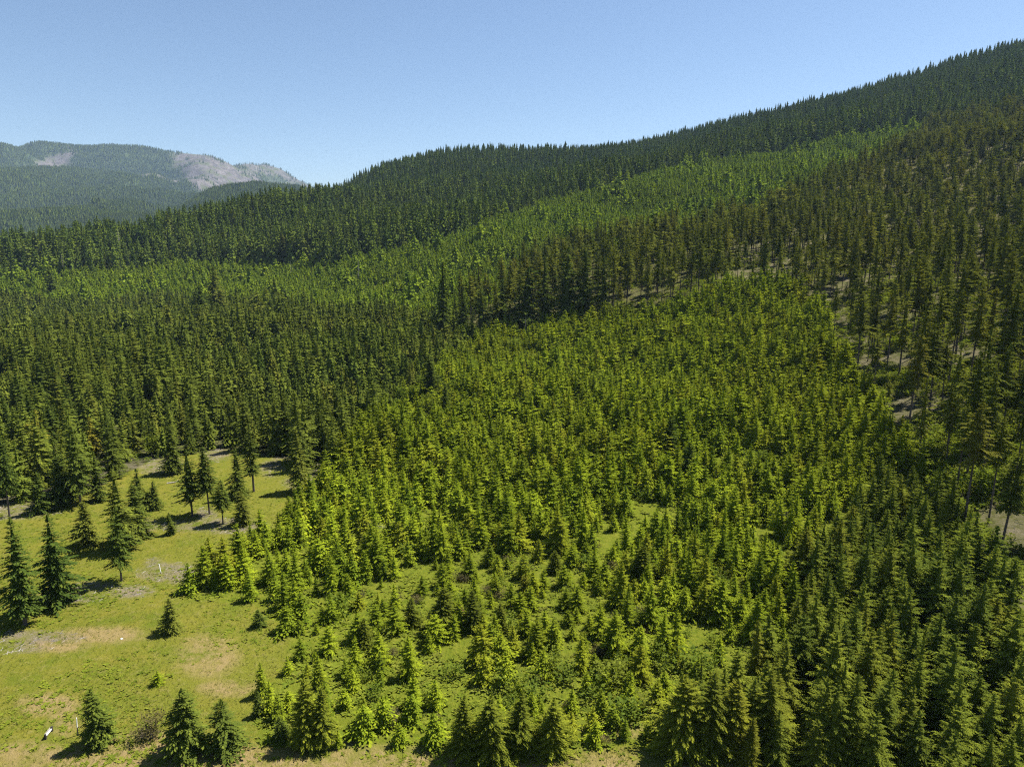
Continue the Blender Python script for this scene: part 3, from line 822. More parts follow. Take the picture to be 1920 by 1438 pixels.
OLD = dict(OLDF, nb=8, nwh=36, R=.17, gaps=.05)
K = {
    'meadow_full': Kind('meadow_fir', 'fir tree', MEADOWF, 'mature', r=0.014),
    'meadow_short': Kind('meadow_fir', 'fir tree', dict(MEADOWF, base=0.12, R=0.19), 'mature', r=0.014, seed0=3),
    'meadow_legs': Kind('meadow_fir', 'fir tree', dict(MEADOWF, base=0.30, R=0.165, round_=0.2, nwh=20), 'mature', r=0.0135, seed0=9, stubs=8),
    'border_fir': Kind('border_fir', 'fir tree', dict(NOBLE_P, R=0.25, nt_=14, tw=.19, wid=.22, nb=11, nwh=26, hang=.32), 'border', r=0.016),
    'old_fir': Kind('old_fir', 'fir tree', OLD, 'mature', r=0.016, seed0=2),
    'yellow_fir': Kind('yellow_fir', 'fir tree', MATURE, 'yellowfir', n=2),
    'brown_fir': Kind('brown_fir', 'dead fir', dict(YOUNG, gaps=0.35), 'brownfir', n=1),
    'fir_sapling': Kind('fir_sapling', 'young fir', dict(YOUNG, nwh=9, R=.22), 'young', parts=False, n=4, r=0.02),
    'young_fir': Kind('young_fir', 'young fir', YOUNG, 'young', parts=False, n=14, r=0.016),
    'clearing_fir': Kind('clearing_fir', 'young fir', dict(YOUNG, R=0.34, nwh=12, power=.66), 'young', parts=False, n=10, r=0.018, seed0=4),
    'blue_green_fir': Kind('blue_green_fir', 'fir tree', NOBLE_P, 'noble', parts=True, n=10, r=0.016, seed0=6),
    'stand_fir': Kind('stand_fir', 'fir tree', MATURE, 'mature', parts=True, n=10, r=0.012, seed0=8),
    'tall_fir': Kind('tall_fir', 'tall fir', TALLF, 'tall', parts=True, n=8, top=0.97, r=0.0095, stubs=12, seed0=1),
}
for kind, x, y, z, h, wf, shape, lab in handplaced:
    k = K['meadow_' + shape] if kind == 'meadow_fir' else K[kind]
    grp = {'meadow_fir': 'firs standing in the meadow', 'border_fir': 'firs along the grass and clearing', 'old_fir': 'big old firs', 'yellow_fir': 'yellowed firs', 'fir_sapling': 'saplings in the grass'}.get(kind)
    rr = None
    if kind == 'meadow_fir': rr = random.uniform(0.0, 0.45)
    if kind == 'old_fir': rr = random.uniform(0.0, 0.18)
    if kind == 'border_fir' and y > 78: rr = random.uniform(0.0, 0.4)
    k.place(x, y, z, h, wf, lab, grp, rr)

LAND = [(1200, 850, 'the bare grey bush'), (1465, 965, 'the pale dead branches'), (695, 985, 'the bare twiggy patch'), (1815, 1025, 'the brown dead bush'), (287, 1355, 'the round grey shrub'),
        (905, 1360, 'the clump of three firs'), (1340, 1340, 'the corner clump'), (1000, 560, 'the great dark clump'), (862, 1150, 'the dead brown fir'), (1130, 1385, 'the small grey tuft shrub'),
        (1205, 1060, 'the broad dark fir'), (1500, 1050, 'the proud blue-green fir'), (1290, 870, 'the wide very dark fir'), (72, 815, 'the yellowed fir'), (830, 570, 'the lone old spire'), (405, 550, 'the ragged old fir')]

def where(px, py, default):
    best = min(LAND, key=lambda l: (l[0] - px) ** 2 + (l[1] - py) ** 2)
    dx, dy = px - best[0], py - best[1]
    if dx * dx + dy * dy > 120 ** 2:
        return default
    if abs(dx) > abs(dy):
        return ('right of ' if dx > 0 else 'left of ') + best[2]
    return ('below ' if dy > 0 else 'above ') + best[2]

def individuals(data, kind, n, noun, default, group, wrange, hues):
    """Build the n that show largest as objects; return the rest."""
    X, Y, Z, h, zn = data
    px, py, f = project(X, Y, Z + h * 0.5)
    size = h / f
    vis = (px > -20) & (px < 1940) & (py > 0) & (py < 1470)
    order = np.argsort(-(size * vis))[:n]
    order = [i for i in order if vis[i]]
    med = np.percentile(h[order], [33, 67])
    for i in order:
        rnd = random.random()
        w = random.uniform(*wrange)
        size_w = 'short' if h[i] < med[0] else 'tall' if h[i] > med[1] else 'medium'
        shp = hues[0] if rnd < 0.34 else hues[2] if rnd > 0.67 else hues[1]
        a, b = pct(X[i], Y[i], Z[i] + h[i] * 0.5)
        a = min(max(a, 0), 100); b = min(max(b, 0), 100)
        lab = f"{size_w} {shp} {noun} {where(px[i], py[i], default)}, {a}% across, {b}% down the photo"
        if len(lab.replace('-', '').split()) > 15:
            lab = lab.replace(size_w + ' ', '', 1).replace(' the photo', '')
        K[kind].place(float(X[i]), float(Y[i]), float(Z[i]), float(h[i]), w, lab, group, rnd)
    rest = np.ones(len(X), bool); rest[order] = False
    return tuple(v[rest] for v in data)

plant_r = individuals(plant, 'young_fir', 300, 'young fir', 'in the plantation', 'young firs of the plantation', (1.0, 1.45), ('deep green', 'green', 'yellow-green'))
clear_r = individuals(clearing, 'clearing_fir', 300, 'little fir', 'in the clearing', 'little firs in the clearing', (1.05, 1.4), ('deep green', 'green', 'yellow-green'))
noble_r = individuals(noblez, 'blue_green_fir', 300, 'fir', 'in the dense corner', 'blue-green firs of the dense corner', (0.95, 1.35), ('deep blue-green', 'blue-green', 'light green'))
stand_r = individuals(standz, 'stand_fir', 300, 'fir', 'in the dark stand', 'firs of the dark stand', (0.85, 1.25), ('blackish', 'dark green', 'olive'))
tall_r = individuals(tallz, 'tall_fir', 300, 'long-trunked fir', 'in the thinned stand', 'tall firs of the thinned stand', (0.8, 1.25), ('blackish', 'dark green', 'olive'))

def stuff_trees(name, data, params, mat, label, lod, wrange, r=0.014, seed=0, top=0.9, wood=True, nproto=10):
    X, Y, Z, h, zn = data
    if not len(X): return
    rs = np.random.RandomState(seed)
    protos = [conifer(seed + 13 * k, **lod(vary(params, seed + k))) if lod else spire(seed + 13 * k, **params) for k in range(nproto)]
    n = len(X)
    merged(name, protos, rs.randint(0, nproto, n), np.stack([X, Y, Z - 0.1], -1), h, h * rs.uniform(*wrange, n), rs.uniform(0, 6.28, n), rs.uniform(0, 1, n),
           [M[mat], M['bark']], label, [trunk(top, r, k)[:12] for k in range(nproto)] if wood else None)

def part(data, m):
    return tuple(v[m] for v in data)

ident = lambda d: d
mid1 = lambda d: dict(d, nwh=int(d['nwh'] * 0.8), nb=6, nt_=3, tw=0.48, wid=0.28, leader=False)
stuff_trees('young_fir_forest', plant_r, YOUNG, 'young', 'the rest of the bright green young fir plantation', mid1, (1.0, 1.45), seed=21)
if len(clear_r[0]): stuff_trees('clearing_fir_forest', clear_r, YOUNG, 'young', 'remaining little firs of the clearing', mid1, (0.9, 1.2), seed=22)
if len(noble_r[0]): stuff_trees('blue_green_fir_forest', noble_r, NOBLE_P, 'noble', 'remaining blue-green firs of the dense corner', mid1, (0.85, 1.2), seed=23)
stuff_trees('stand_fir_forest', stand_r, MATURE, 'mature', 'dark even-aged fir stand beyond the meadow', mid1 if len(stand_r[0]) < 3500 else lod1, (0.85, 1.25), seed=24)
stuff_trees('tall_fir_forest', tall_r, TALLF, 'tall', 'tall thinned fir stand climbing the slope', mid1 if len(tall_r[0]) < 3500 else lod1, (0.85, 1.3), r=0.0095, seed=25)
stuff_trees('young_band_forest', bandz, dict(YOUNG, R=0.22), 'band', 'light green band of young forest across the slope', lod1, (1.0, 1.4), seed=26)
nearR = ridgez[1] < 1150
stuff_trees('dark_ridge_forest', part(ridgez, nearR), dict(MATURE, R=0.185, base=0.08, power=0.82), 'far', 'dark conifer forest on the near ridge', lod1, (0.85, 1.25), seed=27)
stuff_trees('far_slope_forest', part(ridgez, ~nearR), dict(MATURE, R=0.185, base=0.08, power=0.82), 'far', 'dark conifer forest on the far hillside', lod2, (0.9, 1.3), seed=28, wood=False)

# ------------------------------------------------------------------ broadleaf trees, shrubs, dead wood
alder_models = []
for k in range(5):
    Q, tip = leafball(300 + k, 900, 0.36, 0.8, 0.075, 12, 0.12)
    T = np.array(stick_quads((0, 0, -.02), (0.02, 0.01, .45), .02, .012, 5) + stick_quads((.01, 0, .25), (.14, .05, .6), .01, .004, 4) + stick_quads((.01, 0, .22), (-.12, -.07, .6), .01, .004, 4), np.float32)
    alder_models.append((quads_mesh('alder_crown', Q, [M['leaf']], tip), quads_mesh('alder_trunk', T, [M['greywood']])))
shrub_models = [quads_mesh('grey_shrub', *(lambda qt: (qt[0], [M['shrub'], M['bark']], qt[1], bare(k, .45, 24, .9, .012)))(leafball(400 + k, 520, 0.62, 1.0, 0.085, 8, -0.1))) for k in range(5)]
bush_models = [quads_mesh('bare_bush', bare(500 + k, .42, 110, 1.15, .009), [M['twig']]) for k in range(3)]

def put(name, me, x, y, z, h, w, label, cat, group=None, rnd=None, parts=None):
    if parts:
        o = bpy.data.objects.new(name, None); COL.objects.link(o)
        for pn, pm in parts:
            c = link(pn, pm, o); c.color = (rnd or 0, 0, 0, 1)
    else:
        o = link(name, me); o.color = (rnd if rnd is not None else random.random(), 0, 0, 1)
    o.location = (x, y, z - 0.03); o.scale = (w, w, h); o.rotation_euler = (0, 0, random.uniform(0, 6.28))
    return tag(o, label, cat, group)

rsA = np.random.RandomState(77)
n_al = 0
for _ in range(700):
    bx, by = rsA.uniform(680, 1150), rsA.uniform(615, 850)
    if n_al >= 75 or not in_poly([bx], [by], ALDER)[0]: continue
    x, y, z = ground_at(bx, by)
    h = rsA.uniform(5.5, 9.5); n_al += 1
    a, b = pct(x, y, z + h * .5)
    c, t = alder_models[rsA.randint(5)]
    put('alder_tree', None, x, y, z, h, h * rsA.uniform(.9, 1.25), f"rounded light green broadleaf tree among the firs, {a}% across, {b}% down the photo", 'broadleaf tree', 'light green broadleaf trees', float(rsA.uniform()), [('crown', c), ('trunk', t)])
for bx, by, h, lab in [(725, 780, 8.0, 'brownish round broadleaf tree at the stand corner'), (700, 850, 6.0, 'pale rounded tree at the stand corner below the brownish one'), (285, 855, 5.5, 'pale small broadleaf tree at the stand edge above the bare patch'),
                       (1835, 935, 6.5, 'grey-green rounded tree under the thinned stand'), (1800, 985, 5.0, 'dark glossy rounded bush under the thinned stand')]:
    x, y, z = ground_at(bx, by); c, t = alder_models[2]
    put('alder_tree', None, x, y, z, h, h * 1.1, lab, 'broadleaf tree', None, 0.9, [('crown', c), ('trunk', t)])

n_b = 0
for _ in range(900):
    bx, by = rsA.uniform(620, 1700), rsA.uniform(760, 1380)
    if n_b >= 90: break
    x, y, z = ground_at(bx, by)
    if zone_of(np.array([x]), np.array([y]), np.array([z]))[0] not in (2, 3): continue
    n_b += 1; h = rsA.uniform(1.6, 3.6); a, b = pct(x, y, z + h * .5)
    put('leafy_bush', quads_mesh('leafy_bush', *(lambda qt: (qt[0], [M['leaf']], qt[1]))(leafball(1200 + n_b, 260, .55, .95, .12, 7, -.05))) if n_b <= 8 else bpy.data.objects['leafy_bush' if n_b % 8 == 0 else 'leafy_bush.%03d' % (n_b % 8)].data, x, y, z, h, h * rsA.uniform(.9, 1.3),
        f"bright leafy bush between young firs, {a}% across, {b}% down the photo", 'bush', 'leafy bushes in the plantation', float(rsA.uniform()))

SHRUBS = [(953, 1056), (994, 1068), (940, 1106), (969, 1150), (911, 1110), (1114, 1068), (1119, 1028), (1148, 1066), (991, 1172), (1153, 1167), (1121, 1226), (871, 1198), (870, 1090), (938, 1122), (1129, 1132),
          (747, 1124), (678, 1122), (730, 1162), (737, 1232), (816, 1194), (619, 1230), (735, 1356), (822, 1360), (687, 1338), (1161, 1166), (1125, 1224), (1170, 1310), (1200, 1150), (1240, 1130), (1060, 1160), (1030, 1250), (1465, 990),
          (1490, 985), (780, 1130), (1210, 1190), (1270, 1010), (1340, 985), (840, 1085), (1330, 1120), (640, 1090), (1390, 1040)]
for i, (bx, by) in enumerate(SHRUBS[::3] + SHRUBS[1::3]):
    x, y, z = ground_at(bx, by); h = random.uniform(.95, 1.7)
    a, b = pct(x, y, z + .5)
    put('grey_shrub', shrub_models[i % 5], x, y, z, h, h * random.uniform(1.0, 1.5), f"low grey-brown mounded shrub among ferns and little firs, {a}% across, {b}% down the photo", 'shrub', 'grey shrubs of the clearing')
x, y, z = ground_at(289, 1372); put('grey_shrub', shrub_models[0], x, y, z, 2.6, 2.6, 'large round grey shrub alone on the lower meadow, left of the dark pyramid fir', 'shrub', None, .8)
x, y, z = ground_at(284, 1385); put('grey_shrub', shrub_models[2], x, y, z, 1.7, 2.3, 'darker half of the round grey shrub, nearer the bottom edge', 'shrub', None, .1)
x, y, z = ground_at(1130, 1392); put('grey_shrub', shrub_models[3], x, y, z, 1.0, 1.1, 'small grey tuft shrub alone on the lower grass strip', 'shrub', None, .4)
x, y, z = ground_at(1060, 1325); put('grey_shrub', shrub_models[1], x, y, z, .9, 1.0, 'low shrub at the foot of the bright fir by the strip', 'shrub', None, .4)
for i, (bx, by, h, w, lab) in enumerate([(1200, 868, 4.5, 5.2, 'pale grey leafless bush standing in the middle of the plantation'), (695, 1005, 2.6, 5.5, 'low spread of bare grey twigs among plantation firs'),
                                         (1465, 985, 3.6, 2.8, 'pale dead branches at the gap between plantation and dense corner'), (1818, 1045, 3.4, 4.2, 'brown leafless bush at the foot of the thinned stand'),
                                         (1130, 740, 4.5, 5.0, 'greyish leafless bush in the upper plantation beside alders')]):
    x, y, z = ground_at(bx, by)
    put('bare_bush', bush_models[i % 3], x, y, z, h, w, lab, 'dead bush')

# ---- grey dead trees on the far slopes
def snag_mesh(k):
    r_ = random.Random(k)
    q = stick_quads((0, 0, 0), (.01, 0, 1), .011, .002, 5)
    for _ in range(46):
        zz = r_.uniform(.25, .97); a = r_.uniform(0, 6.28); l = .11 * (1.05 - zz) + .012
        q += stick_quads((0, 0, zz), (l * math.cos(a), l * math.sin(a), zz - r_.uniform(-.01, .02)), .0028, .001, 3)
    return quads_mesh('dead_tree', np.array(q, np.float32), [M['greywood']])
snags = [snag_mesh(k) for k in range(3)]
for i, (bx, by, h, lab) in enumerate([(226, 480, 30, 'bleached dead tree on the dark ridge flank, tallest of the grey ones'), (120, 515, 22, 'bleached dead trunk at the foot of the dark ridge'), (638, 480, 24, 'grey dead tree at the ridge foot beside the pale band'),
                                      (547, 525, 18, 'thin grey dead tree in the pale young band'), (673, 535, 22, 'thin bare pole tree rising from the young forest'), (713, 410, 26, 'pale dead tree in the middle of the far dark slope'),
                                      (400, 660, 13, 'grey dead treetop poking from the dark stand'), (985, 640, 12, 'small grey dead tree below the great dark clump'), (200, 775, 12, 'bare grey pole trunk inside the dark stand')]):
    x, y, z = ground_at(bx, by)
    put('dead_tree', snags[i % 3], x, y, z, h, h * 1.1, lab, 'dead tree')
# thin white and grey stems in the meadow: post, bar between dark posts
def box(x0, x1, y0, y1, z0, z1):
    v = [(x0, y0, z0), (x1, y0, z0), (x1, y1, z0), (x0, y1, z0), (x0, y0, z1), (x1, y0, z1), (x1, y1, z1), (x0, y1, z1)]
    return [[v[i] for i in f] for f in ((0, 3, 2, 1), (4, 5, 6, 7), (0, 1, 5, 4), (1, 2, 6, 5), (2, 3, 7, 6), (3, 0, 4, 7))]

x, y, z = ground_at(302, 1075)
root = bpy.data.objects.new('marker_post', None); COL.objects.link(root); root.location = (x, y, z)
root.rotation_euler = (math.radians(-6), math.radians(-7), 0.3)
link('post', quads_mesh('post', np.array(stick_quads((0, 0, 0.25), (0, 0, 1.75), .065, .06, 8) + stick_quads((0, 0, 1.75), (0, 0, 1.80), .06, .01, 8), np.float32), [M['white']]), root)
link('foot', quads_mesh('foot', np.array(stick_quads((0, 0, -.1), (0, 0, .25), .068, .066, 8), np.float32), [M['greywood']]), root)
tag(root, 'thin white marker post leaning slightly on the middle meadow', 'post')
x, y, z = ground_at(146, 1378)
root = bpy.data.objects.new('marker_post', None); COL.objects.link(root); root.location = (x, y, z)
root.rotation_euler = (0, math.radians(3), 0)
link('post', quads_mesh('post', np.array(stick_quads((0, 0, 1.0), (0, 0, 2.25), .055, .05, 8) + stick_quads((0, 0, 2.25), (0, 0, 2.3), .05, .01, 8), np.float32), [M['white']]), root)
link('foot', quads_mesh('foot', np.array(stick_quads((0, 0, -.1), (0, 0, 1.0), .06, .055, 8), np.float32), [M['darkpost']]), root)
tag(root, 'white topped dark post standing beside the broad dark fir', 'post')
x0, y0, z0 = ground_at(86, 1386); x1, y1, z1 = ground_at(98, 1371)
root = bpy.data.objects.new('low_barrier', None); COL.objects.link(root); root.location = ((x0 + x1) / 2, (y0 + y1) / 2, min(z0, z1))
root.rotation_euler = (0, 0, math.atan2(y1 - y0, x1 - x0)); Lb = math.hypot(x1 - x0, y1 - y0)
for sx in (-1, 1):
    link('post', quads_mesh('post', np.array(box(sx * Lb / 2 - .09, sx * Lb / 2 + .09, -.09, .09, -.1, .62), np.float32).reshape(-1, 4, 3), [M['darkpost']]), root)
link('rail', quads_mesh('rail', np.array(box(-Lb / 2 + .092, Lb / 2 - .092, -.06, .06, .30, .42), np.float32).reshape(-1, 4, 3), [M['white']]), root)
link('board', quads_mesh('board', np.array(box(-Lb / 2 + .092, Lb / 2 - .092, .105, .14, .34, .58), np.float32).reshape(-1, 4, 3), [M['greywood']]), root)
tag(root, 'low barrier with a white rail between two dark posts in rough grass', 'barrier')
# a fallen pale log and a small pale stone
x, y, z = ground_at(326, 906)
lg = link('fallen_log', quads_mesh('fallen_log', np.array(stick_quads((-1.5, 0, .12), (1.4, .25, .16), .17, .12, 8) + stick_quads((.3, .05, .16), (.9, .6, .5), .06, .03, 5), np.float32), [M['greywood']]))
lg.location = (x, y, z); lg.rotation_euler = (0, 0, .3); tag(lg, 'pale fallen log on the upper meadow left of the bare trunked firs', 'log')
Qs = []
for k in range(8):
    for j in range(4):
        def pt(a, b):
            th = 6.2832 * a / 8; ph = -.3 + (b / 4) * 1.87
            rr = .3 * (1 + .15 * math.sin(3 * th + b))
            return (rr * math.cos(th) * math.cos(ph), rr * .8 * math.sin(th) * math.cos(ph), .22 * math.sin(ph) + .05)
        Qs.append((pt(k, j), pt(k + 1, j), pt(k + 1, j + 1), pt(k, j + 1)))
x, y, z = ground_at(228, 1198)
st = link('pale_stone', quads_mesh('pale_stone', np.array(Qs, np.float32), [M['white']])); st.location = (x, y, z); st.scale = (.6, .6, .6); tag(st, 'small white stone lying on the open lower meadow', 'stone')

# ------------------------------------------------------------------ ground cover that nobody could count
def clumps(seed, n, l0, l1, wid, up):
    r_ = random.Random(seed); q = []; tip = []
    for i in range(n):
        a = r_.uniform(0, 6.28); e = r_.uniform(*up)
        d = (math.cos(a) * math.cos(e), math.sin(a) * math.cos(e), math.sin(e))
        l = r_.uniform(l0, l1)
        diamond((r_.gauss(0, .12), r_.gauss(0, .12), .02), d, l, l * wid, (-math.sin(a), math.cos(a), 0), q, -.15 * l)
        tip.append(r_.random())
    return np.array(q, np.float32), np.array(tip, np.float32)

def ground_cover(name, n, region, mat, label, protos, hr, seed, pick, wr=(0.8, 1.3)):
    rs = np.random.RandomState(seed)
    x0, x1, y0, y1 = region
    # denser towards the viewpoint, as they show there
    Y = y0 * np.exp(rs.uniform(0, 1, n) * math.log(y1 / y0)); half = 30 + .85 * Y
    X = np.clip(rs.uniform(-1, 1, n) * half, x0, x1)
    Z = hz(X, Y); zn = zone_of(X, Y, Z); px, py, f = project(X, Y, Z)
    ok = pick(X, Y, zn, px, py, rs) & (px > -120) & (px < 2040) & (py < 1560)
    X, Y, Z = X[ok], Y[ok], Z[ok]; m = len(X)
    h = rs.uniform(*hr, m)
    merged(name, protos, rs.randint(0, len(protos), m), np.stack([X, Y, Z - .02], -1), h, h * rs.uniform(*wr, m), rs.uniform(0, 6.28, m), rs.uniform(0, 1, m), [M[mat]], label)
    return m

fernP = [clumps(600 + k, 9, .6, 1.1, .22, (.15, .8)) for k in range(6)]
tuftP = [clumps(650 + k, 5, .5, 1.0, .10, (.5, 1.4)) for k in range(6)]
bushP = [leafball(700 + k, 60, .6, .9, .2, 5, 0.0) for k in range(6)]
n1 = ground_cover('fern_undergrowth', 60000, (-200, 260, 58, 300), 'fern', 'bright green ferns and low growth between the young firs', fernP, (.35, .95), 31,
                  lambda X, Y, zn, px, py, rs: np.isin(zn, [2, 3, 4]) & (smooth_noise(X, Y, 4.5, 1.0) + rs.uniform(-.35, .35, len(X)) > .38))
n2 = ground_cover('meadow_fern_growth', 30000, (-200, 120, 58, 170), 'fern', 'patches of low ferns and weeds in the meadow', fernP, (.22, .55), 32,
                  lambda X, Y, zn, px, py, rs: (zn == 1) & (smooth_noise(X, Y, 5.5, 3.0) + rs.uniform(-.3, .3, len(X)) > .62 - .2 * (py < 1120)))
n3 = ground_cover('grass', 80000, (-200, 120, 58, 160), 'tuft', 'meadow grass', tuftP, (.15, .38), 33, lambda X, Y, zn, px, py, rs: (zn == 1) & (smooth_noise(X, Y, 3.0, 5.0) + rs.uniform(-.5, .5, len(X)) > .4))
n4 = ground_cover('stand_undergrowth', 70000, (-40, 600, 95, 420), 'fern', 'pale green understory bushes below the thinned stand', bushP, (.7, 2.4), 34,
                  lambda X, Y, zn, px, py, rs: (zn == 7) & (smooth_noise(X, Y, 9, 2.0) + rs.uniform(-.35, .35, len(X)) > .42), (1.0, 1.6))
n5 = ground_cover('forest_undergrowth', 6000, (-400, 40, 140, 420), 'leaf', 'low growth at the edge of the dark stand', bushP, (.5, 1.6), 35,
                  lambda X, Y, zn, px, py, rs: (zn == 6) & (smooth_noise(X, Y, 11, 2.0) > .5), (1.0, 1.6))
# slash: sticks and broken branches
stickP = [(np.array(stick_quads((-.5, 0, .04), (.5, .1 * k, .08), .035, .02, 3) + stick_quads((-.1, .2, .03), (.3, -.4, .1), .025, .012, 3), np.float32), np.zeros(6, np.float32)) for k in range(4)]
def near_slash(X, Y, zn, px, py, rs):
    d = np.full(len(X), 9.0)
    for cx, cy_, rx, ry in SLASH:
        d = np.minimum(d, ((px - cx) / rx) ** 2 + ((py - cy_) / ry) ** 2)
    return ((d < 1.3) & (zn == 1)) | ((zn == 7) & (rs.uniform(0, 1, len(X)) < .5))
n6 = ground_cover('woody_debris', 40000, (-200, 400, 58, 380), 'greywood', 'grey broken branches and sticks littering the bare patches', stickP, (.35, 1.1), 36, near_slash)
print('mountain top', MZ.max() if 'MZ' in globals() else 0)
print('cover', n1, n2, n3, n4, n5, n6)

# ------------------------------------------------------------------ far mountain
def ridge_line(pts, Y):
    return np.array([at_depth(px, py, Y)[::2] for px, py in pts])   # x, z

RIDGES = [  # crest in the picture, distance, front slope, back slope
    ([(-900, 330), (-400, 300), (-120, 292), (0, 291), (12, 284), (40, 280), (95, 279), (135, 274), (160, 277), (215, 273), (265, 277), (300, 283), (330, 286), (395, 292), (420, 302), (450, 318), (520, 354), (560, 372), (700, 400)], 7400, .40, .5),
    ([(380, 330), (440, 318), (470, 314), (500, 309), (525, 316), (550, 332), (585, 351), (620, 368), (760, 400)], 8600, .45, .5),
    ([(-600, 345), (-200, 335), (0, 345), (55, 327), (110, 322), (180, 322), (240, 329), (300, 345), (360, 372), (420, 392), (500, 400)], 5700, .26, .35),
    ([(-600, 385), (-200, 375), (0, 372), (120, 358), (230, 356), (330, 366), (420, 376), (500, 395)], 4700, .20, .25),
    ([(330, 400), (400, 372), (430, 356), (470, 346), (510, 345), (540, 352), (600, 362), (700, 372), (900, 385)], 3700, .30, .3),
    ([(480, 385), (560, 360), (600, 352), (650, 347), (690, 349), (760, 362), (900, 380)], 2900, .26, .3),
    ([(-600, 430), (0, 420), (150, 412), (300, 412), (450, 408), (600, 412)], 3500, .10, .10),
]
mxs = np.arange(-8600, 1400, 40.0); mys = np.arange(2050, 9400, 32.0)
MX, MY = np.meshgrid(mxs, mys)
MZ = np.full(MX.shape, 30.0) + 0.004 * (MY - 2050)
own = np.full(MX.shape, -1)
def fbm(x, y, s, seed):
    v = np.zeros(x.shape); amp = 1.0
    for o in range(4):
        a = seed * 1.7 + o * 2.1
        v += amp * np.sin(x / s + a + 1.6 * np.sin(y / s * 1.3 + a * .7)) * np.sin(y / s * .9 + 1.3 * a + 1.2 * np.sin(x / s * .7 - a))
        s *= .5; amp *= .5
    return v
for k, (pts, Yc, fs, bs) in enumerate(RIDGES):
    L_ = ridge_line(pts, Yc)
    zc = np.interp(MX, L_[:, 0], L_[:, 1])
    d = Yc - MY
    spur = 1 + .40 * np.sin(MX / 330 + k + .7 * np.sin(MY / 400)) + .26 * np.sin(MX / 140 + 2 * k + .8 * np.sin(MY / 260))
    prof = np.where(d > 0, fs * d * spur * (.75 + .25 * np.clip(d / 900, 0, 1)), -bs * d)
    z = zc - prof + fbm(MX, MY, 420, k) * np.clip(np.abs(d) / 500, 0, 1) * (55 if k < 2 else 30)
    better = z > MZ
    own[better] = k
    MZ = np.maximum(MZ, z)
kk = np.clip((MY - 2050) / 1100, 0, 1); kk = kk * kk * (3 - 2 * kk)
MZ = -90 + (MZ + 90) * kk
MXf, MYf, MZf = MX.ravel(), MY.ravel(), MZ.ravel()
mpx, mpy, _ = project(MXf, MYf, MZf)
ownf = own.ravel()
PATCHES = [[(40, 335), (75, 300), (128, 278), (148, 284), (138, 305), (128, 318), (95, 328)],
           [(318, 287), (350, 284), (400, 292), (440, 305), (540, 360), (455, 360), (372, 358), (340, 330)]]
burn = np.zeros(len(MXf))
nzb = fbm(MXf, MYf, 160, 9.0)
for kp, pl in enumerate(PATCHES):
    for ox, oy in ((0, 0), (6, 3), (-6, -3), (4, -4)):
        burn += 0.25 * (in_poly(mpx + ox + nzb * 5, mpy + oy + nzb * 4, pl) & (ownf == 0))
burn = np.maximum(burn, (ownf == 1) * (.8 - .6 * in_poly(mpx, mpy, [(478, 336), (505, 326), (530, 334), (545, 345), (500, 345)])))
meadowm = in_poly(mpx, mpy, [(100, 390), (150, 386), (210, 390), (190, 400), (120, 401)]).astype(float)

def mountain_mat():
    m, N, L = new_mat('far wooded mountain')
    tc = node(N, 'ShaderNodeTexCoord')
    def nz(s, d=5):
        n = node(N, 'ShaderNodeTexNoise'); n.inputs['Scale'].default_value = s; n.inputs['Detail'].default_value = d
        L.new(tc.outputs['Object'], n.inputs['Vector']); return n.outputs[0]
    at = lambda a: node(N, 'ShaderNodeAttribute', attribute_name=a).outputs['Fac']
    c = mixc(N, L, rampf(N, L, nz(.012), .35, .65), (.030, .046, .018), (.055, .072, .024))
    c = mixc(N, L, at('meadowy'), c, (.10, .14, .035))
    b_ = mixc(N, L, rampf(N, L, nz(.02), .35, .65), (.070, .064, .062), (.140, .124, .118))
    b_ = mixc(N, L, rampf(N, L, nz(.010), .50, .62), b_, (.070, .078, .040))
    c = mixc(N, L, at('burn'), c, b_)
    b = node(N, 'ShaderNodeBsdfDiffuse'); L.new(c, b.inputs[0])
    o = node(N, 'ShaderNodeOutputMaterial'); L.new(b.outputs[0], o.inputs[0])
    return m
M['mountain'] = mountain_mat()
nr, nc = MX.shape
idx = np.arange(nr * nc).reshape(nr, nc)
F = np.stack([idx[:-1, :-1], idx[:-1, 1:], idx[1:, 1:], idx[1:, :-1]], -1).reshape(-1, 4)
tag(link('mountains', mesh_from('mountains', np.stack([MXf, MYf, MZf], -1), F, [M['mountain']], None, dict(burn=burn, meadowy=meadowm), True)), 'far mountain with burnt grey flanks and wooded foothills', None, None, 'structure')

def mz(x, y):
    i = np.clip((x - mxs[0]) / 40.0, 0, nc - 1.001); j = np.clip((y - mys[0]) / 32.0, 0, nr - 1.001)
    a = i.astype(int); b = j.astype(int); u = i - a; v = j - b
    g = lambda A: A[b, a] * (1 - u) * (1 - v) + A[b, a + 1] * u * (1 - v) + A[b + 1, a] * (1 - u) * v + A[b + 1, a + 1] * u * v
    return g(MZ), g(burn.reshape(nr, nc)), g(meadowm.reshape(nr, nc))

rsM = np.random.RandomState(5)
TX, TY = [], []
n = 420000
Yt = 2150 * np.exp(rsM.uniform(0, 1, n) * math.log(8900 / 2150)); Xt = -Yt * rsM.uniform(-.02, .80, n)
Zt, Bt, Gt = mz(Xt, Yt)
px, py, f = project(Xt, Yt, Zt)
ok = (px > -60) & (px < 800) & (py < 475)
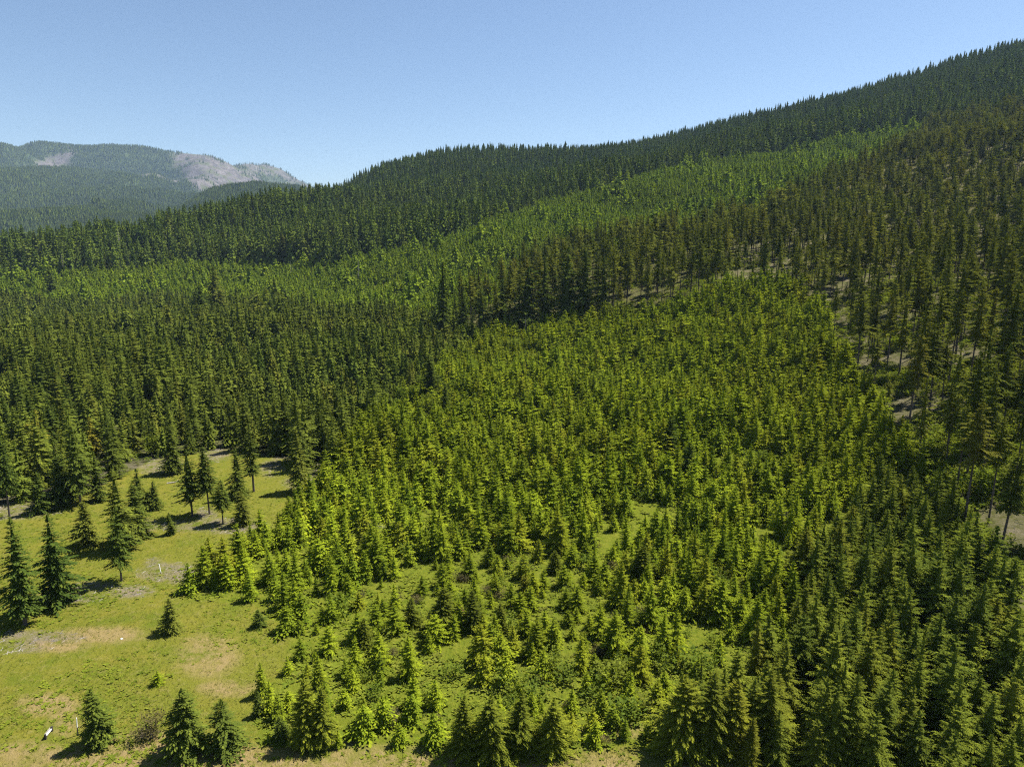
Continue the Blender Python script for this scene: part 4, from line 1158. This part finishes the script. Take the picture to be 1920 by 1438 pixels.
# hidden behind nearer crests?
vis = ok.copy()
for t in np.linspace(.25, .985, 70):
    yy = Yt * t; inside = yy > mys[0]
    zz = np.where(inside, mz(Xt * t, np.maximum(yy, mys[0]))[0], hz(Xt * t, np.minimum(yy, 2700)) + 12)
    vis &= zz <= CAMZ + (Zt + 26 - CAMZ) * t + 2
clump = fbm(Xt, Yt, 110, 3.0)
stand = fbm(Xt, Yt, 230, 6.0) + .6 * fbm(Xt, Yt, 60, 2.0)
pb = np.clip(Bt + .35 * fbm(Xt, Yt, 90, 7.0) * (Bt > .02), 0, 1)
live = rsM.uniform(0, 1, n) > pb * 1.05
keep = vis & (live | (rsM.uniform(0, 1, n) < .25)) & (rsM.uniform(0, 1, n) < np.where(live, .9, 1))
Bt = np.where(live, 0, 1)
Xt, Yt, Zt, Bt, Gt, stand = Xt[keep], Yt[keep], Zt[keep], Bt[keep], Gt[keep], stand[keep]
# thin out to what the distance can show
if len(Xt) > 110000:
    s_ = rsM.permutation(len(Xt))[:110000]
    Xt, Yt, Zt, Bt, Gt, stand = Xt[s_], Yt[s_], Zt[s_], Bt[s_], Gt[s_], stand[s_]
print('mountain trees', len(Xt))
g_ = Bt < .3
hh = rsM.uniform(14, 34, len(Xt)) * (1 - .5 * (Gt > .5)) * np.clip(1 + .3 * stand, .55, 1.4)
sp_ = [spire(800 + k, 4, 2, .17, .02) for k in range(6)]
def mt(name, msk, protos, mat, wr, label):
    m_ = int(msk.sum())
    if m_:
        merged(name, protos, rsM.randint(0, len(protos), m_), np.stack([Xt[msk], Yt[msk], Zt[msk] - .5], -1), hh[msk], hh[msk] * rsM.uniform(*wr, m_), rsM.uniform(0, 6.28, m_), rsM.uniform(0, 1, m_), [M[mat]], label)
mt('mountain_forest', g_, sp_, 'far', (.9, 1.5), 'dark forest covering the distant mountain and foothills')
dead = [(np.array(stick_quads((0, 0, 0), (.01, 0, 1), .03, .008, 3), np.float32), np.zeros(3, np.float32)) for _ in range(2)]
mt('burnt_mountain_forest', ~g_, dead, 'greywood', (.8, 1.4), 'bare grey burnt trees on the distant mountain')

# ------------------------------------------------------------------ haze
hm, N, L = new_mat('thin blue air')
v = node(N, 'ShaderNodeVolumePrincipled')
v.inputs['Color'].default_value = (0.50, 0.70, 1.0, 1)
v.inputs['Density'].default_value = 3.1e-5
v.inputs['Anisotropy'].default_value = 0.1
o = node(N, 'ShaderNodeOutputMaterial'); L.new(v.outputs[0], o.inputs['Volume'])
X0, X1, Y0, Y1, Z0, Z1 = -9000.0, 3000.0, -600.0, 9600.0, -420.0, 1150.0
hq = np.array(box(X0, X1, Y0, Y1, Z0, Z1), np.float32).reshape(-1, 3)
hzo = link('haze', mesh_from('haze', hq, np.arange(24).reshape(6, 4), [hm]))
tag(hzo, 'thin blue haze over the valley', None, None, 'stuff')
